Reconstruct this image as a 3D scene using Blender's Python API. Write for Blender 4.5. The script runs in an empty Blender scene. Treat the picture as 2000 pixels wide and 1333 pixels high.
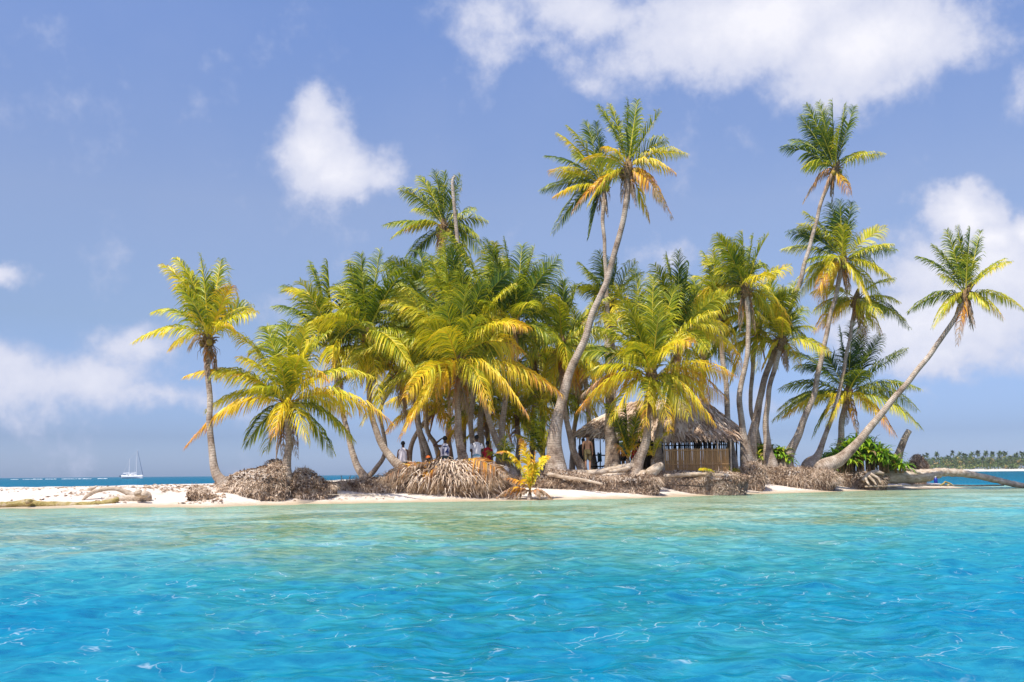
import bpy, bmesh, math, random
import numpy as np
from mathutils import Vector, Matrix, noise
R = math.radians
HAZE = 0.00014
scene = bpy.context.scene
col = scene.collection
# ---------------------------------------------------------------- camera
CAMZ = 1.0
FPX = 1944.0                       # focal length in pixels of the 2000 px wide photograph
TH = math.atan((925.75 - 666.5) / FPX)
PH = math.atan(0.00825)
fw = Vector((0, math.cos(TH), math.sin(TH)))
r0 = Vector((1, 0, 0)); u0 = Vector((0, -math.sin(TH), math.cos(TH)))
rt = r0 * math.cos(PH) - u0 * math.sin(PH)
up = u0 * math.cos(PH) + r0 * math.sin(PH)
cam_d = bpy.data.cameras.new('camera'); cam = bpy.data.objects.new('camera', cam_d); col.objects.link(cam)
cam_d.sensor_width = 36; cam_d.lens = FPX / 2000 * 36; cam_d.clip_start = 0.1; cam_d.clip_end = 20000
m = Matrix.Identity(4)
for i in range(3):
    m[i][0] = rt[i]; m[i][1] = up[i]; m[i][2] = -fw[i]
m[2][3] = CAMZ
cam.matrix_world = m
scene.camera = cam

def pdir(px, py):
    return fw + rt * ((px - 1000) / FPX) - up * ((py - 666.5) / FPX)
def P(px, py, d):                  # world point seen at a photograph position, d metres forward
    v = pdir(px, py)
    return Vector((0, 0, CAMZ)) + v * (d / v.y)
def G(px, py, z=0.0):              # where the sight line meets height z
    v = pdir(px, py)
    return Vector((0, 0, CAMZ)) + v * ((z - CAMZ) / v.z)
def mpp(d): return d / FPX

# ---------------------------------------------------------------- light
SUN_EL, SUN_AZ = 59.0, -146.0      # azimuth clockwise from +Y (the view), so the sun is behind and left of the camera
saz, sel = R(SUN_AZ), R(SUN_EL)
sdir = Vector((math.sin(saz) * math.cos(sel), math.cos(saz) * math.cos(sel), math.sin(sel)))
sd = bpy.data.lights.new('sun', 'SUN'); sun = bpy.data.objects.new('sun', sd); col.objects.link(sun)
sd.energy = 5.0; sd.angle = R(0.5); sd.color = (1.0, 0.94, 0.84)
sun.rotation_euler = sdir.to_track_quat('Z', 'Y').to_euler()

w = bpy.data.worlds.new('World'); scene.world = w; w.use_nodes = True
nt = w.node_tree; nt.nodes.clear()
def N(nt, t, **k):
    n = nt.nodes.new(t)
    for a, b in k.items():
        if a.startswith('i_'):
            key = a[2:]
            key = int(key) if key.isdigit() else key.replace('_', ' ')
            n.inputs[key].default_value = b
        else: setattr(n, a, b)
    return n
def L(nt, a, b, ai=0, bi=0): nt.links.new(a.outputs[ai], b.inputs[bi])
def M(nt, op, a, b=None, c=None, clamp=False):
    n = nt.nodes.new('ShaderNodeMath'); n.operation = op; n.use_clamp = clamp
    for i, v in enumerate((a, b, c)):
        if v is None: continue
        if isinstance(v, (int, float)): n.inputs[i].default_value = v
        else: nt.links.new(v, n.inputs[i])
    return n.outputs[0]
def ramp(nt, fac, stops, interp='LINEAR'):
    n = nt.nodes.new('ShaderNodeValToRGB'); cr = n.color_ramp; cr.interpolation = interp
    while len(cr.elements) > 1: cr.elements.remove(cr.elements[-1])
    for i, (p, c) in enumerate(stops):
        e = cr.elements[0] if i == 0 else cr.elements.new(p)
        e.position = p; e.color = (*c, 1) if len(c) == 3 else c
    nt.links.new(fac, n.inputs[0]); return n.outputs[0]
def mix(nt, fac, a, b, bt='MIX'):
    n = nt.nodes.new('ShaderNodeMix'); n.data_type = 'RGBA'; n.blend_type = bt
    for s, v in ((n.inputs[0], fac), (n.inputs[6], a), (n.inputs[7], b)):
        if isinstance(v, (int, float)): s.default_value = v
        elif isinstance(v, tuple): s.default_value = (*v, 1) if len(v) == 3 else v
        else: nt.links.new(v, s)
    return n.outputs[2]
sky = N(nt, 'ShaderNodeTexSky', sky_type='NISHITA', sun_disc=False, sun_elevation=sel, sun_rotation=saz % (2 * math.pi),
        altitude=0.0, air_density=1.0, dust_density=1.2, ozone_density=3.0)
tc = N(nt, 'ShaderNodeTexCoord')
sp = N(nt, 'ShaderNodeSeparateXYZ'); L(nt, tc, sp)
az = M(nt, 'ARCTAN2', sp.outputs[0], sp.outputs[1]); el = M(nt, 'ARCSINE', sp.outputs[2])
cmb = N(nt, 'ShaderNodeCombineXYZ'); nt.links.new(az, cmb.inputs[0]); nt.links.new(el, cmb.inputs[1])
def azel(px, py):
    v = pdir(px, py).normalized(); return math.atan2(v.x, v.y), math.asin(v.z)
warp = N(nt, 'ShaderNodeTexNoise', i_Scale=9.0, i_Detail=6.0, i_Roughness=0.6); L(nt, tc, warp)
wv = N(nt, 'ShaderNodeVectorMath', operation='MULTIPLY_ADD'); nt.links.new(warp.outputs['Color'], wv.inputs[0])
wv.inputs[1].default_value = (0.10, 0.08, 0); wv.inputs[2].default_value = (-0.05, -0.04, 0)
wa = N(nt, 'ShaderNodeVectorMath', operation='ADD'); L(nt, cmb, wa); L(nt, wv, wa, 0, 1)
# clouds by compass direction and height above the horizon: centre, half sizes, strength
CL = [(615, 235, 70, 65, .72), (600, 300, 95, 95, .85), (660, 355, 125, 75, .85), (735, 360, 85, 70, .7), (690, 400, 70, 30, .6),
      (1480, 40, 430, 130, 1.1), (1150, 20, 330, 90, .8), (1700, 80, 230, 130, 1.1), (1640, 160, 170, 60, .7), (1050, 90, 170, 60, .5),
      (1990, 180, 50, 60, .38), (1300, 490, 70, 40, .5), (20, 515, 70, 35, .75), (1860, 410, 85, 55, 1.2), (1920, 450, 80, 50, 1.0), (1990, 440, 50, 45, .95),
      (1880, 520, 210, 110, .85), (1800, 640, 250, 100, .85), (1850, 700, 200, 50, .75), (1960, 600, 160, 120, .45), (90, 740, 330, 80, .70), (260, 700, 120, 60, .7), (30, 700, 120, 80, .6),
      (330, 790, 260, 40, .6), (830, 275, 26, 28, .33), (1160, 160, 120, 50, .4),
      (1700, 780, 500, 30, .3), (500, 800, 200, 60, .35)]
blob = None
for (px, py, a, b, s) in CL:
    u, v = azel(px, py)
    sb = N(nt, 'ShaderNodeVectorMath', operation='SUBTRACT'); L(nt, wa, sb); sb.inputs[1].default_value = (u, v, 0)
    ml = N(nt, 'ShaderNodeVectorMath', operation='MULTIPLY'); L(nt, sb, ml); ml.inputs[1].default_value = (FPX / a / 1.35, FPX / b / 1.35, 0)
    ln = N(nt, 'ShaderNodeVectorMath', operation='LENGTH'); L(nt, ml, ln)
    q = M(nt, 'MULTIPLY_ADD', ln.outputs['Value'], -s, s)
    q = M(nt, 'MAXIMUM', q, 0.0)
    blob = q if blob is None else M(nt, 'SMOOTH_MAX', blob, q, 0.12)
fb = N(nt, 'ShaderNodeTexNoise', i_Scale=14.0, i_Detail=9.0, i_Roughness=0.62); L(nt, tc, fb)
fb2 = N(nt, 'ShaderNodeTexNoise', i_Scale=5.0, i_Detail=5.0, i_Roughness=0.55); L(nt, tc, fb2)
dn = M(nt, 'ADD', blob, M(nt, 'MULTIPLY_ADD', fb.outputs[0], 1.15, -0.60))
cover = N(nt, 'ShaderNodeMapRange', interpolation_type='SMOOTHSTEP'); nt.links.new(dn, cover.inputs[0])
cover.inputs[1].default_value = 0.10; cover.inputs[2].default_value = 0.55
# thin veil everywhere
veil = N(nt, 'ShaderNodeMapRange'); nt.links.new(fb2.outputs[0], veil.inputs[0]); veil.inputs[1].default_value = .42; veil.inputs[2].default_value = .8
veil.inputs[3].default_value = 0; veil.inputs[4].default_value = 0.12
bg0 = N(nt, 'ShaderNodeBackground', i_Strength=0.1); 
lowc = N(nt, 'ShaderNodeMapRange'); nt.links.new(el, lowc.inputs[0]); lowc.inputs[1].default_value = 0.0; lowc.inputs[2].default_value = 0.5
tint = ramp(nt, lowc.outputs[0], [(0.0, (1.196, 1.491, 2.411)), (0.075, (0.732, 0.911, 1.527)), (0.3, (1.089, 1.054, 1.214)), (0.53, (1.518, 1.321, 1.384)), (0.86, (1.5, 1.473, 1.732)), (1.0, (1.562, 1.562, 1.83))])
skyc = mix(nt, 1.0, sky.outputs[0], tint, 'MULTIPLY')
nt.links.new(skyc, bg0.inputs[0])
bg1 = N(nt, 'ShaderNodeBackground', i_Strength=0.1)
ccol = mix(nt, M(nt, 'MULTIPLY_ADD', dn, 1.1, -0.15, clamp=True), (4.8, 5.3, 7.2), (9.0, 8.9, 9.4))
nt.links.new(ccol, bg1.inputs[0])
cf = M(nt, 'MAXIMUM', M(nt, 'MULTIPLY', cover.outputs[0], 0.93), veil.outputs[0])
ms = N(nt, 'ShaderNodeMixShader'); nt.links.new(cf, ms.inputs[0]); L(nt, bg0, ms, 0, 1); L(nt, bg1, ms, 0, 2)
wo = N(nt, 'ShaderNodeOutputWorld'); L(nt, ms, wo)
scene.view_settings.view_transform = 'Standard'; scene.view_settings.look = 'None'
scene.view_settings.exposure = 0.15; scene.view_settings.gamma = 1.0
scene.cycles.use_denoising = True
scene.cycles.max_bounces = 6; scene.cycles.transparent_max_bounces = 12; scene.cycles.sample_clamp_indirect = 4.0
scene.cycles.caustics_reflective = False; scene.cycles.caustics_refractive = False

# ---------------------------------------------------------------- helpers
rng = random.Random(7)
class MB:                          # collects shapes and links them as ONE mesh object
    def __init__(s): s.v = []; s.f = []; s.mi = []; s.a = []
    def add(s, vs, fs, mi=0, a=0.0):
        o = len(s.v); s.v.extend([tuple(v) for v in vs])
        s.f.extend([tuple(i + o for i in f) for f in fs]); s.mi.extend([mi] * len(fs))
        s.a.extend(a if hasattr(a, '__len__') else [a] * len(vs))
    def grid(s, rows, mi=0, a=0.0, close=False, cap=False):
        n = len(rows[0]); vs = [p for r in rows for p in r]; fs = []
        for i in range(len(rows) - 1):
            for j in range(n if close else n - 1):
                k = (j + 1) % n
                fs.append((i * n + j, i * n + k, (i + 1) * n + k, (i + 1) * n + j))
        if cap: fs.append(tuple(range(n - 1, -1, -1))); fs.append(tuple((len(rows) - 1) * n + j for j in range(n)))
        s.add(vs, fs, mi, a)
    def tube(s, pts, rad, sides=8, mi=0, a=0.0, cap=True, jit=0.0):
        pts = [Vector(p) for p in pts]; rows = []; side = None
        if not hasattr(rad, '__len__'): rad = [rad] * len(pts)
        for i, p in enumerate(pts):
            t = (pts[min(i + 1, len(pts) - 1)] - pts[max(i - 1, 0)]).normalized()
            if side is None: side = t.orthogonal().normalized()
            side = (side - t * side.dot(t)).normalized(); b = t.cross(side)
            rr = rad[i]
            rows.append([p + (side * math.cos(q) + b * math.sin(q)) * rr * (1 + (rng.uniform(-jit, jit) if jit else 0)) for q in [2 * math.pi * j / sides for j in range(sides)]])
        if hasattr(a, '__len__'): a = [x for x in a for _ in range(sides)]
        s.grid(rows, mi, a, True, cap)
    def box(s, c, d, mi=0, rz=0.0, a=0.0):
        c = Vector(c); hx, hy, hz = d[0] / 2, d[1] / 2, d[2] / 2; ca, sa = math.cos(rz), math.sin(rz)
        vs = []
        for z in (-hz, hz):
            for x, y in ((-hx, -hy), (hx, -hy), (hx, hy), (-hx, hy)):
                vs.append(c + Vector((x * ca - y * sa, x * sa + y * ca, z)))
        s.add(vs, [(3, 2, 1, 0), (4, 5, 6, 7), (0, 1, 5, 4), (1, 2, 6, 5), (2, 3, 7, 6), (3, 0, 4, 7)], mi, a)
    def ball(s, c, r, mi=0, a=0.0, seg=10, sc=(1, 1, 1), nz=0.0, rot=None):
        c = Vector(c); rows = []
        for i in range(seg // 2 + 1):
            ph = math.pi * i / (seg // 2); row = []
            for j in range(seg):
                q = 2 * math.pi * j / seg
                v = Vector((math.sin(ph) * math.cos(q) * sc[0], math.sin(ph) * math.sin(q) * sc[1], math.cos(ph) * sc[2])) * r
                if nz: v *= 1 + nz * noise.noise(v * (2.0 / r) * .5 + c)
                if rot is not None: v = rot @ v
                row.append(c + v)
            rows.append(row)
        s.grid(rows, mi, a, True)
    def build(s, name, mats, parent=None, smooth=False, label=None, cat=None, group=None, kind=None, origin=None):
        me = bpy.data.meshes.new(name)
        if origin is None and parent is not None: origin = wloc(parent)
        if origin is None:
            A = np.array(s.v); origin = Vector(((A[:, 0].min() + A[:, 0].max()) / 2, (A[:, 1].min() + A[:, 1].max()) / 2, A[:, 2].min()))
        o3 = np.array(origin); A = np.array(s.v) - o3
        me.from_pydata(A.tolist(), [], s.f)
        if not isinstance(mats, (list, tuple)): mats = [mats]
        for mt in mats: me.materials.append(mt)
        me.polygons.foreach_set('material_index', s.mi)
        if smooth: me.polygons.foreach_set('use_smooth', [True] * len(s.f))
        at = me.attributes.new('a', 'FLOAT', 'POINT'); at.data.foreach_set('value', s.a)
        me.update()
        o = bpy.data.objects.new(name, me); col.objects.link(o)
        o.location = Vector(origin) - (wloc(parent) if parent is not None else Vector((0, 0, 0)))
        if parent is not None: o.parent = parent
        tag(o, label, cat, group, kind); return o
def wloc(o):
    p = Vector(o.location)
    while o.parent is not None: o = o.parent; p += Vector(o.location)
    return p
def tag(o, label=None, cat=None, group=None, kind=None):
    if label: o['label'] = label
    if cat: o['category'] = cat
    if group: o['group'] = group
    if kind: o['kind'] = kind
    return o
def empty(name, loc, label=None, cat=None, group=None, rz=0):
    o = bpy.data.objects.new(name, None); col.objects.link(o); o.location = loc; o.rotation_euler.z = rz; o.empty_display_size = .2
    return tag(o, label, cat, group)
def spline(pts, n):                # Catmull-Rom through tuples of any length
    P_ = [np.array(p, float) for p in pts]; P_ = [2 * P_[0] - P_[1]] + P_ + [2 * P_[-1] - P_[-2]]
    out = []; segs = len(P_) - 3
    for i in range(segs):
        for k in range(n):
            t = k / n; p0, p1, p2, p3 = P_[i:i + 4]
            out.append(0.5 * ((2 * p1) + (p2 - p0) * t + (2 * p0 - 5 * p1 + 4 * p2 - p3) * t * t + (3 * p1 - p0 - 3 * p2 + p3) * t ** 3))
    out.append(P_[-2]); return out

# ---------------------------------------------------------------- materials
def mat(name):
    mt = bpy.data.materials.new(name); mt.use_nodes = True; t = mt.node_tree
    return mt, t, t.nodes['Principled BSDF']
def noisy(name, c1, c2, scale=8.0, rough=0.8, bump=0.3, bscale=30.0, bdist=0.02, detail=6.0, c3=None, stretch=(1, 1, 1), spec=0.25):
    mt, t, b = mat(name); tc = N(t, 'ShaderNodeTexCoord'); mp = N(t, 'ShaderNodeMapping'); mp.inputs['Scale'].default_value = stretch
    L(t, tc, mp, 3, 0)
    n1 = N(t, 'ShaderNodeTexNoise', i_Scale=scale, i_Detail=detail, i_Roughness=.65); L(t, mp, n1)
    st = [(0.3, c1), (0.7, c2)] if c3 is None else [(0.28, c1), (0.5, c2), (0.72, c3)]
    t.links.new(ramp(t, n1.outputs[0], st), b.inputs['Base Color']); b.inputs['Roughness'].default_value = rough
    b.inputs['Specular IOR Level'].default_value = spec
    if bump:
        n2 = N(t, 'ShaderNodeTexNoise', i_Scale=bscale, i_Detail=6.0); L(t, mp, n2)
        bp = N(t, 'ShaderNodeBump', i_Strength=bump, i_Distance=bdist); L(t, n2, bp, 0, 'Height' and 3) if False else t.links.new(n2.outputs[0], bp.inputs['Height'])
        t.links.new(bp.outputs[0], b.inputs['Normal'])
    return mt
def leafmat(name, stops, trans=0.28, rough=0.42, tw=(1.3, 1.25, .6), spec=.4):
    mt, t, b = mat(name); at = N(t, 'ShaderNodeAttribute', attribute_name='a')
    c = ramp(t, at.outputs['Fac'], stops); t.links.new(c, b.inputs['Base Color']); b.inputs['Roughness'].default_value = rough
    b.inputs['Specular IOR Level'].default_value = spec
    tr = N(t, 'ShaderNodeBsdfTranslucent'); t.links.new(mix(t, 1.0, c, tw, 'MULTIPLY'), tr.inputs[0])
    ms = N(t, 'ShaderNodeMixShader', i_0=trans); L(t, b, ms, 0, 1); L(t, tr, ms, 0, 2)
    L(t, ms, t.nodes['Material Output']); return mt
M_FROND = leafmat('palm_leaf', [(0.0, (0.030, 0.070, 0.012)), (0.18, (0.10, 0.165, 0.014)), (0.34, (0.36, 0.40, 0.018)), (0.52, (0.74, 0.63, 0.03)),
                                (0.70, (0.84, 0.56, 0.03)), (0.84, (0.70, 0.30, 0.04)), (0.92, (0.42, 0.21, 0.10)), (1.0, (0.42, 0.30, 0.20))])
M_RACHIS = leafmat('palm_rib', [(0.0, (0.18, 0.21, 0.03)), (0.35, (0.62, 0.55, 0.06)), (0.7, (0.82, 0.52, 0.05)), (0.9, (0.42, 0.22, 0.09)), (1.0, (0.35, 0.25, 0.17))], trans=.1)
M_BROAD = leafmat('broad_leaf', [(0.0, (0.04, 0.11, 0.01)), (0.4, (0.14, 0.32, 0.015)), (0.75, (0.34, 0.50, 0.03)), (0.93, (0.55, 0.48, 0.05)), (1.0, (0.3, .2, .1))], trans=.3, rough=.35)
M_FARLEAF = leafmat('far_leaf', [(0.0, (0.035, 0.06, 0.02)), (0.5, (0.09, 0.14, 0.025)), (0.85, (0.26, 0.27, 0.05)), (1.0, (0.4, 0.26, 0.1))], trans=.2, rough=.6)
M_THATCH = leafmat('thatch', [(0.0, (0.10, 0.065, 0.045)), (0.35, (0.40, 0.26, 0.17)), (0.7, (0.70, 0.53, 0.39)), (1.0, (0.88, 0.75, 0.60))], trans=.08, rough=.7, tw=(1, .9, .7), spec=.2)
M_ROOT = leafmat('root_fibre', [(0.0, (0.06, 0.04, 0.03)), (0.35, (0.22, 0.14, 0.09)), (0.7, (0.50, 0.365, 0.25)), (1.0, (0.76, 0.62, 0.48))], trans=.03, rough=.85, tw=(1, .9, .7), spec=.1)
M_HEART = noisy('leaf_sheath', (0.10, 0.055, 0.025), (0.40, 0.26, 0.13), 14, .85, .6, 40, .03)
def trunkmat():
    mt, t, b = mat('palm_bark'); at = N(t, 'ShaderNodeAttribute', attribute_name='a'); tc = N(t, 'ShaderNodeTexCoord')
    n1 = N(t, 'ShaderNodeTexNoise', i_Scale=1.6, i_Detail=8.0, i_Roughness=.75); L(t, tc, n1, 3)
    n3 = N(t, 'ShaderNodeTexNoise', i_Scale=16.0, i_Detail=6.0, i_Roughness=.7); L(t, tc, n3, 3)
    base = ramp(t, n1.outputs[0], [(0.34, (0.15, 0.105, 0.075)), (0.44, (0.38, 0.29, 0.22)), (0.56, (0.54, 0.45, 0.36)), (0.66, (0.68, 0.59, 0.50))])
    base = mix(t, .55, base, ramp(t, n3.outputs[0], [(.3, (.3, .27, .25)), (.65, (1.25, 1.22, 1.2))]), 'MULTIPLY')
    # leaf scars: narrow dark rings about every 9 cm along the stem, wobbling
    s = M(t, 'ADD', M(t, 'MULTIPLY', at.outputs['Fac'], 10.5), M(t, 'MULTIPLY', n3.outputs[0], 1.6))
    fr = M(t, 'FRACT', s); ring = ramp(t, fr, [(0.0, (.40, .38, .36)), (0.08, (.6, .6, .6)), (0.22, (1, 1, 1)), (0.93, (1, 1, 1)), (1.0, (.5, .5, .5))])
    t.links.new(mix(t, .5, base, ring, 'MULTIPLY'), b.inputs['Base Color'])
    b.inputs['Roughness'].default_value = .85; b.inputs['Specular IOR Level'].default_value = .15
    bp = N(t, 'ShaderNodeBump', i_Strength=.7, i_Distance=.03); t.links.new(M(t, 'ADD', ring, n3.outputs[0]), bp.inputs['Height']); t.links.new(bp.outputs[0], b.inputs['Normal'])
    return mt
M_TRUNK = trunkmat()
M_COCO = noisy('coconut_husk', (0.20, 0.13, 0.02), (0.50, 0.33, 0.05), 6, .5, .2)
M_COCOG = noisy('green_coconut_husk', (0.20, 0.22, 0.03), (0.42, 0.36, 0.05), 6, .5, .2)
M_DRIFT = noisy('driftwood', (0.26, 0.18, 0.12), (0.52, 0.41, 0.30), 3.0, .85, .8, 18, .04, c3=(0.74, 0.66, 0.56), stretch=(1, 2.5, 2.5))
M_MOSSLOG = noisy('algae_wood', (0.13, 0.11, 0.03), (0.36, 0.28, 0.10), 3.5, .85, 1.0, 14, .06, c3=(0.60, 0.49, 0.36))
M_MOUND = noisy('root_earth', (0.08, 0.055, 0.04), (0.30, 0.22, 0.16), 7, .95, 1.0, 22, .10, c3=(0.56, 0.47, 0.38))
def sandtop(m_, lo=.55):
    t = m_.node_tree; b = t.nodes['Principled BSDF']; src = b.inputs['Base Color'].links[0].from_socket; g = N(t, 'ShaderNodeNewGeometry'); s = N(t, 'ShaderNodeSeparateXYZ'); t.links.new(g.outputs['Normal'], s.inputs[0])
    tc = N(t, 'ShaderNodeTexCoord'); n = N(t, 'ShaderNodeTexNoise', i_Scale=2.2, i_Detail=7.0, i_Roughness=.75); L(t, tc, n, 3)
    mr = N(t, 'ShaderNodeMapRange', i_1=lo, i_2=lo + .2); t.links.new(M(t, 'ADD', s.outputs[2], M(t, 'MULTIPLY_ADD', n.outputs[0], 1.6, -.8)), mr.inputs[0])
    t.links.new(mix(t, M(t, 'MULTIPLY', mr.outputs[0], .85), src, (.70, .61, .52)), b.inputs['Base Color'])
sandtop(M_MOUND, .45)
M_LITTER = noisy('dead_leaf_litter', (0.16, 0.10, 0.06), (0.40, 0.27, 0.17), 9, .95, 1.0, 26, .08, c3=(0.62, 0.49, 0.36))
M_REED = noisy('reed_cane', (0.28, 0.135, 0.05), (0.60, 0.34, 0.14), 3.0, .6, .4, 30, .02, c3=(0.74, 0.48, 0.24), stretch=(14, 14, .5))
M_POLE = noisy('weathered_pole', (0.26, 0.20, 0.14), (0.55, 0.45, 0.34), 5, .8, .3)
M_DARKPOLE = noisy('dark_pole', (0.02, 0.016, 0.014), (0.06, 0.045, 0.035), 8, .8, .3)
def plain(name, c, rough=.7, spec=.3, metal=0.0, var=.15):
    c2 = tuple(min(1, x * (1 + var)) for x in c); c1 = tuple(x * (1 - var) for x in c)
    mt = noisy(name, c1, c2, 9, rough, .12, 40, .01, spec=spec); mt.node_tree.nodes['Principled BSDF'].inputs['Metallic'].default_value = metal; return mt
# ---------------------------------------------------------------- terrain and water
SH = [(-900, 1000), (-200, 996), (0, 994), (200, 993), (290, 991), (400, 992), (500, 988), (700, 984), (900, 980), (1100, 977), (1250, 974), (1400, 968), (1600, 962), (1750, 957), (1850, 955.5), (1920, 953)]
shp = [G(a, b) for a, b in SH]
SX = [p.x for p in shp]; SY = [p.y for p in shp]
def cx(px, d): return (px - 1000) / FPX * d
# plateau height, beach width and back edge by world x
TX = [cx(-400, 36), cx(0, 36), cx(300, 36), cx(420, 36), cx(560, 37), cx(640, 38), cx(760, 40), cx(1000, 42), cx(1080, 43), cx(1300, 45), cx(1450, 48), cx(1640, 51), cx(1720, 53), cx(1790, 55), cx(1850, 57), cx(1930, 58)]
TH_ = [.45, .55, .6, .65, .75, .72, .78, .82, 1.1, 1.18, 1.2, 1.15, .8, .42, .25, -.6]
TB = [60, 60, 62, 62, 62, 62, 62, 63, 63, 64, 64, 63, 62, 61, 60, 58]
def fbm(x, y, o=4, s=1.0):
    v = 0; a = .5
    for k in range(o): v += a * noise.noise(Vector((x * s, y * s, 3.7 * k))); s *= 2.1; a *= .5
    return v
def sm(t): t = max(0, min(1, t)); return t * t * (3 - 2 * t)
def ground(x, y):
    s = float(np.interp(x, SX, SY)); H = float(np.interp(x, TX, TH_)); B = float(np.interp(x, TX, TB))
    d = y - s
    far = 0
    if x < -60: far = (-60 - x) * .05
    if x > 29: far = (x - 29) * .10
    if d < 0:
        z = -0.045 * -d - 0.0016 * min(d * d, 900); z = max(z, -3.4)
        z += fbm(x, y, 3, .25) * min(1, -d / 6) * .5
    else:
        z = min(H, .5) * sm(d / 4.2) if d < 3.6 else min(H, .5) * sm(d / 4.2) + (H - min(H, .5)) * sm((d - 3.6) / 3.2)
        z += fbm(x, y, 4, .5) * .10 * min(1, d / 2.5)
        if y > B: z -= (y - B) * .10 + ((y - B) / 14) ** 2 * .6
    z -= far
    return max(z, -9)
def axis(lo, hi, step, far):
    a = list(np.arange(lo, hi, step)); s = step; v = lo; pre = []
    while v > -far: s *= 1.22; v -= s; pre.append(v)
    s = step; v = a[-1]; post = []
    while v < far: s *= 1.22; v += s; post.append(v)
    return pre[::-1] + a + post
xs = axis(-34, 32, .30, 6000); ys = axis(24, 70, .26, 7000)
mb = MB(); vs = []
for y in ys:
    for x in xs: vs.append((x, y, ground(x, y)))
nx = len(xs); fs = [(j * nx + i, j * nx + i + 1, (j + 1) * nx + i + 1, (j + 1) * nx + i) for j in range(len(ys) - 1) for i in range(nx - 1)]
# how much dead leaf litter lies on the ground under the palms
lit = []
LX0, LX1 = cx(560, 38), cx(1700, 52)
for (x, y, z) in vs:
    s = float(np.interp(x, SX, SY)); q = sm((y - s - 4.6) / 2.5) * sm((x - LX0) / 2.5) * sm((LX1 - x) / 2.5)
    if y > 66: q = 0
    lit.append(q)
mb.add(vs, fs, 0, lit)
mt, t, b = mat('sand'); tc_ = N(t, 'ShaderNodeTexCoord'); ge = N(t, 'ShaderNodeNewGeometry'); sz = N(t, 'ShaderNodeSeparateXYZ'); L(t, ge, sz)
n1 = N(t, 'ShaderNodeTexNoise', i_Scale=1.1, i_Detail=8.0, i_Roughness=.65); L(t, tc_, n1, 3)
n2 = N(t, 'ShaderNodeTexNoise', i_Scale=9.0, i_Detail=8.0, i_Roughness=.75); L(t, tc_, n2, 3)
dry = ramp(t, n1.outputs[0], [(.3, (.64, .53, .44)), (.5, (.76, .67, .58)), (.7, (.84, .77, .69))])
wet = M(t, 'ADD', sz.outputs[2], M(t, 'MULTIPLY_ADD', n1.outputs[0], .16, -.08))
wmap = N(t, 'ShaderNodeMapRange', i_1=0.02, i_2=0.14); t.links.new(wet, wmap.inputs[0])
c = mix(t, wmap.outputs[0], (.50, .40, .27), dry)
at = N(t, 'ShaderNodeAttribute', attribute_name='a')
lc = ramp(t, n2.outputs[0], [(.3, (.10, .065, .04)), (.5, (.28, .19, .12)), (.68, (.52, .41, .30))])
lm = N(t, 'ShaderNodeMapRange', i_1=.0, i_2=.25); t.links.new(M(t, 'SUBTRACT', M(t, 'MULTIPLY', at.outputs['Fac'], 1.1), n2.outputs[0]), lm.inputs[0])
c = mix(t, lm.outputs[0], c, lc)
# flecks of broken shell and wood on the open sand
n4 = N(t, 'ShaderNodeTexNoise', i_Scale=5.0, i_Detail=10.0, i_Roughness=.85); L(t, tc_, n4, 3)
fl = M(t, 'MULTIPLY', N(t, 'ShaderNodeMapRange', i_1=.525, i_2=.57).outputs[0], wmap.outputs[0])
t.links.new(n4.outputs[0], fl.node.inputs[0].links[0].from_node.inputs[0])
c = mix(t, M(t, 'MULTIPLY', fl, .35), c, (.44, .33, .24))
# sea grass and coral patches under water
n3 = N(t, 'ShaderNodeTexNoise', i_Scale=.35, i_Detail=7.0, i_Roughness=.7); L(t, tc_, n3, 3)
gm = M(t, 'MULTIPLY', N(t, 'ShaderNodeMapRange', i_1=.47, i_2=.56).outputs[0], N(t, 'ShaderNodeMapRange', i_1=-.12, i_2=-.4).outputs[0])
t.links.new(n3.outputs[0], gm.node.inputs[0].links[0].from_node.inputs[0]); t.links.new(sz.outputs[2], gm.node.inputs[1].links[0].from_node.inputs[0])
c = mix(t, M(t, 'MULTIPLY', gm, .7), c, (.20, .19, .08))
t.links.new(c, b.inputs['Base Color']); b.inputs['Roughness'].default_value = .9; b.inputs['Specular IOR Level'].default_value = .15
bp = N(t, 'ShaderNodeBump', i_Strength=.6, i_Distance=.08); t.links.new(M(t, 'ADD', n2.outputs[0], n1.outputs[0]), bp.inputs['Height']); t.links.new(bp.outputs[0], b.inputs['Normal'])
mb.build('ground', mt, smooth=True, kind='structure', origin=(0, 0, 0))

# water: real waves, finer close to the boat the photograph was taken from
rw = np.random.RandomState(4)
NW = 90; lam = np.exp(rw.uniform(math.log(.13), math.log(1.9), NW)); ang = R(112) + rw.normal(0, .75, NW)
kx = 2 * np.pi / lam * np.cos(ang); ky = 2 * np.pi / lam * np.sin(ang); phs = rw.uniform(0, 6.28, NW)
amp = 0.0074 * lam ** 0.9 * np.where(lam > .8, .62, 1.0) * rw.uniform(.5, 1.3, NW)
WAMP = .62
azs = list(np.linspace(-R(33), R(33), 620)); st = R(1); v = R(33)
while v < R(178): v += st; st *= 1.18; azs.append(min(v, R(179.9))); azs.insert(0, -min(v, R(179.9)))
rs = [.4, 1.2, 2.2, 3.2]; 
rr_ = 3.6
while rr_ < 45: rs.append(rr_); rr_ += max(.016, rr_ * .0042)
while rr_ < 200: rs.append(rr_); rr_ *= 1.012
while rr_ < 7000: rs.append(rr_); rr_ *= 1.12
A = np.array(azs); Rr = np.array(rs)
X = Rr[:, None] * np.sin(A)[None]; Y = Rr[:, None] * np.cos(A)[None]
cell = np.maximum(np.gradient(Rr)[:, None], (Rr[:, None] * np.gradient(A)[None]))
Z = np.zeros_like(X); DX = np.zeros_like(X); DY = np.zeros_like(X)
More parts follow.
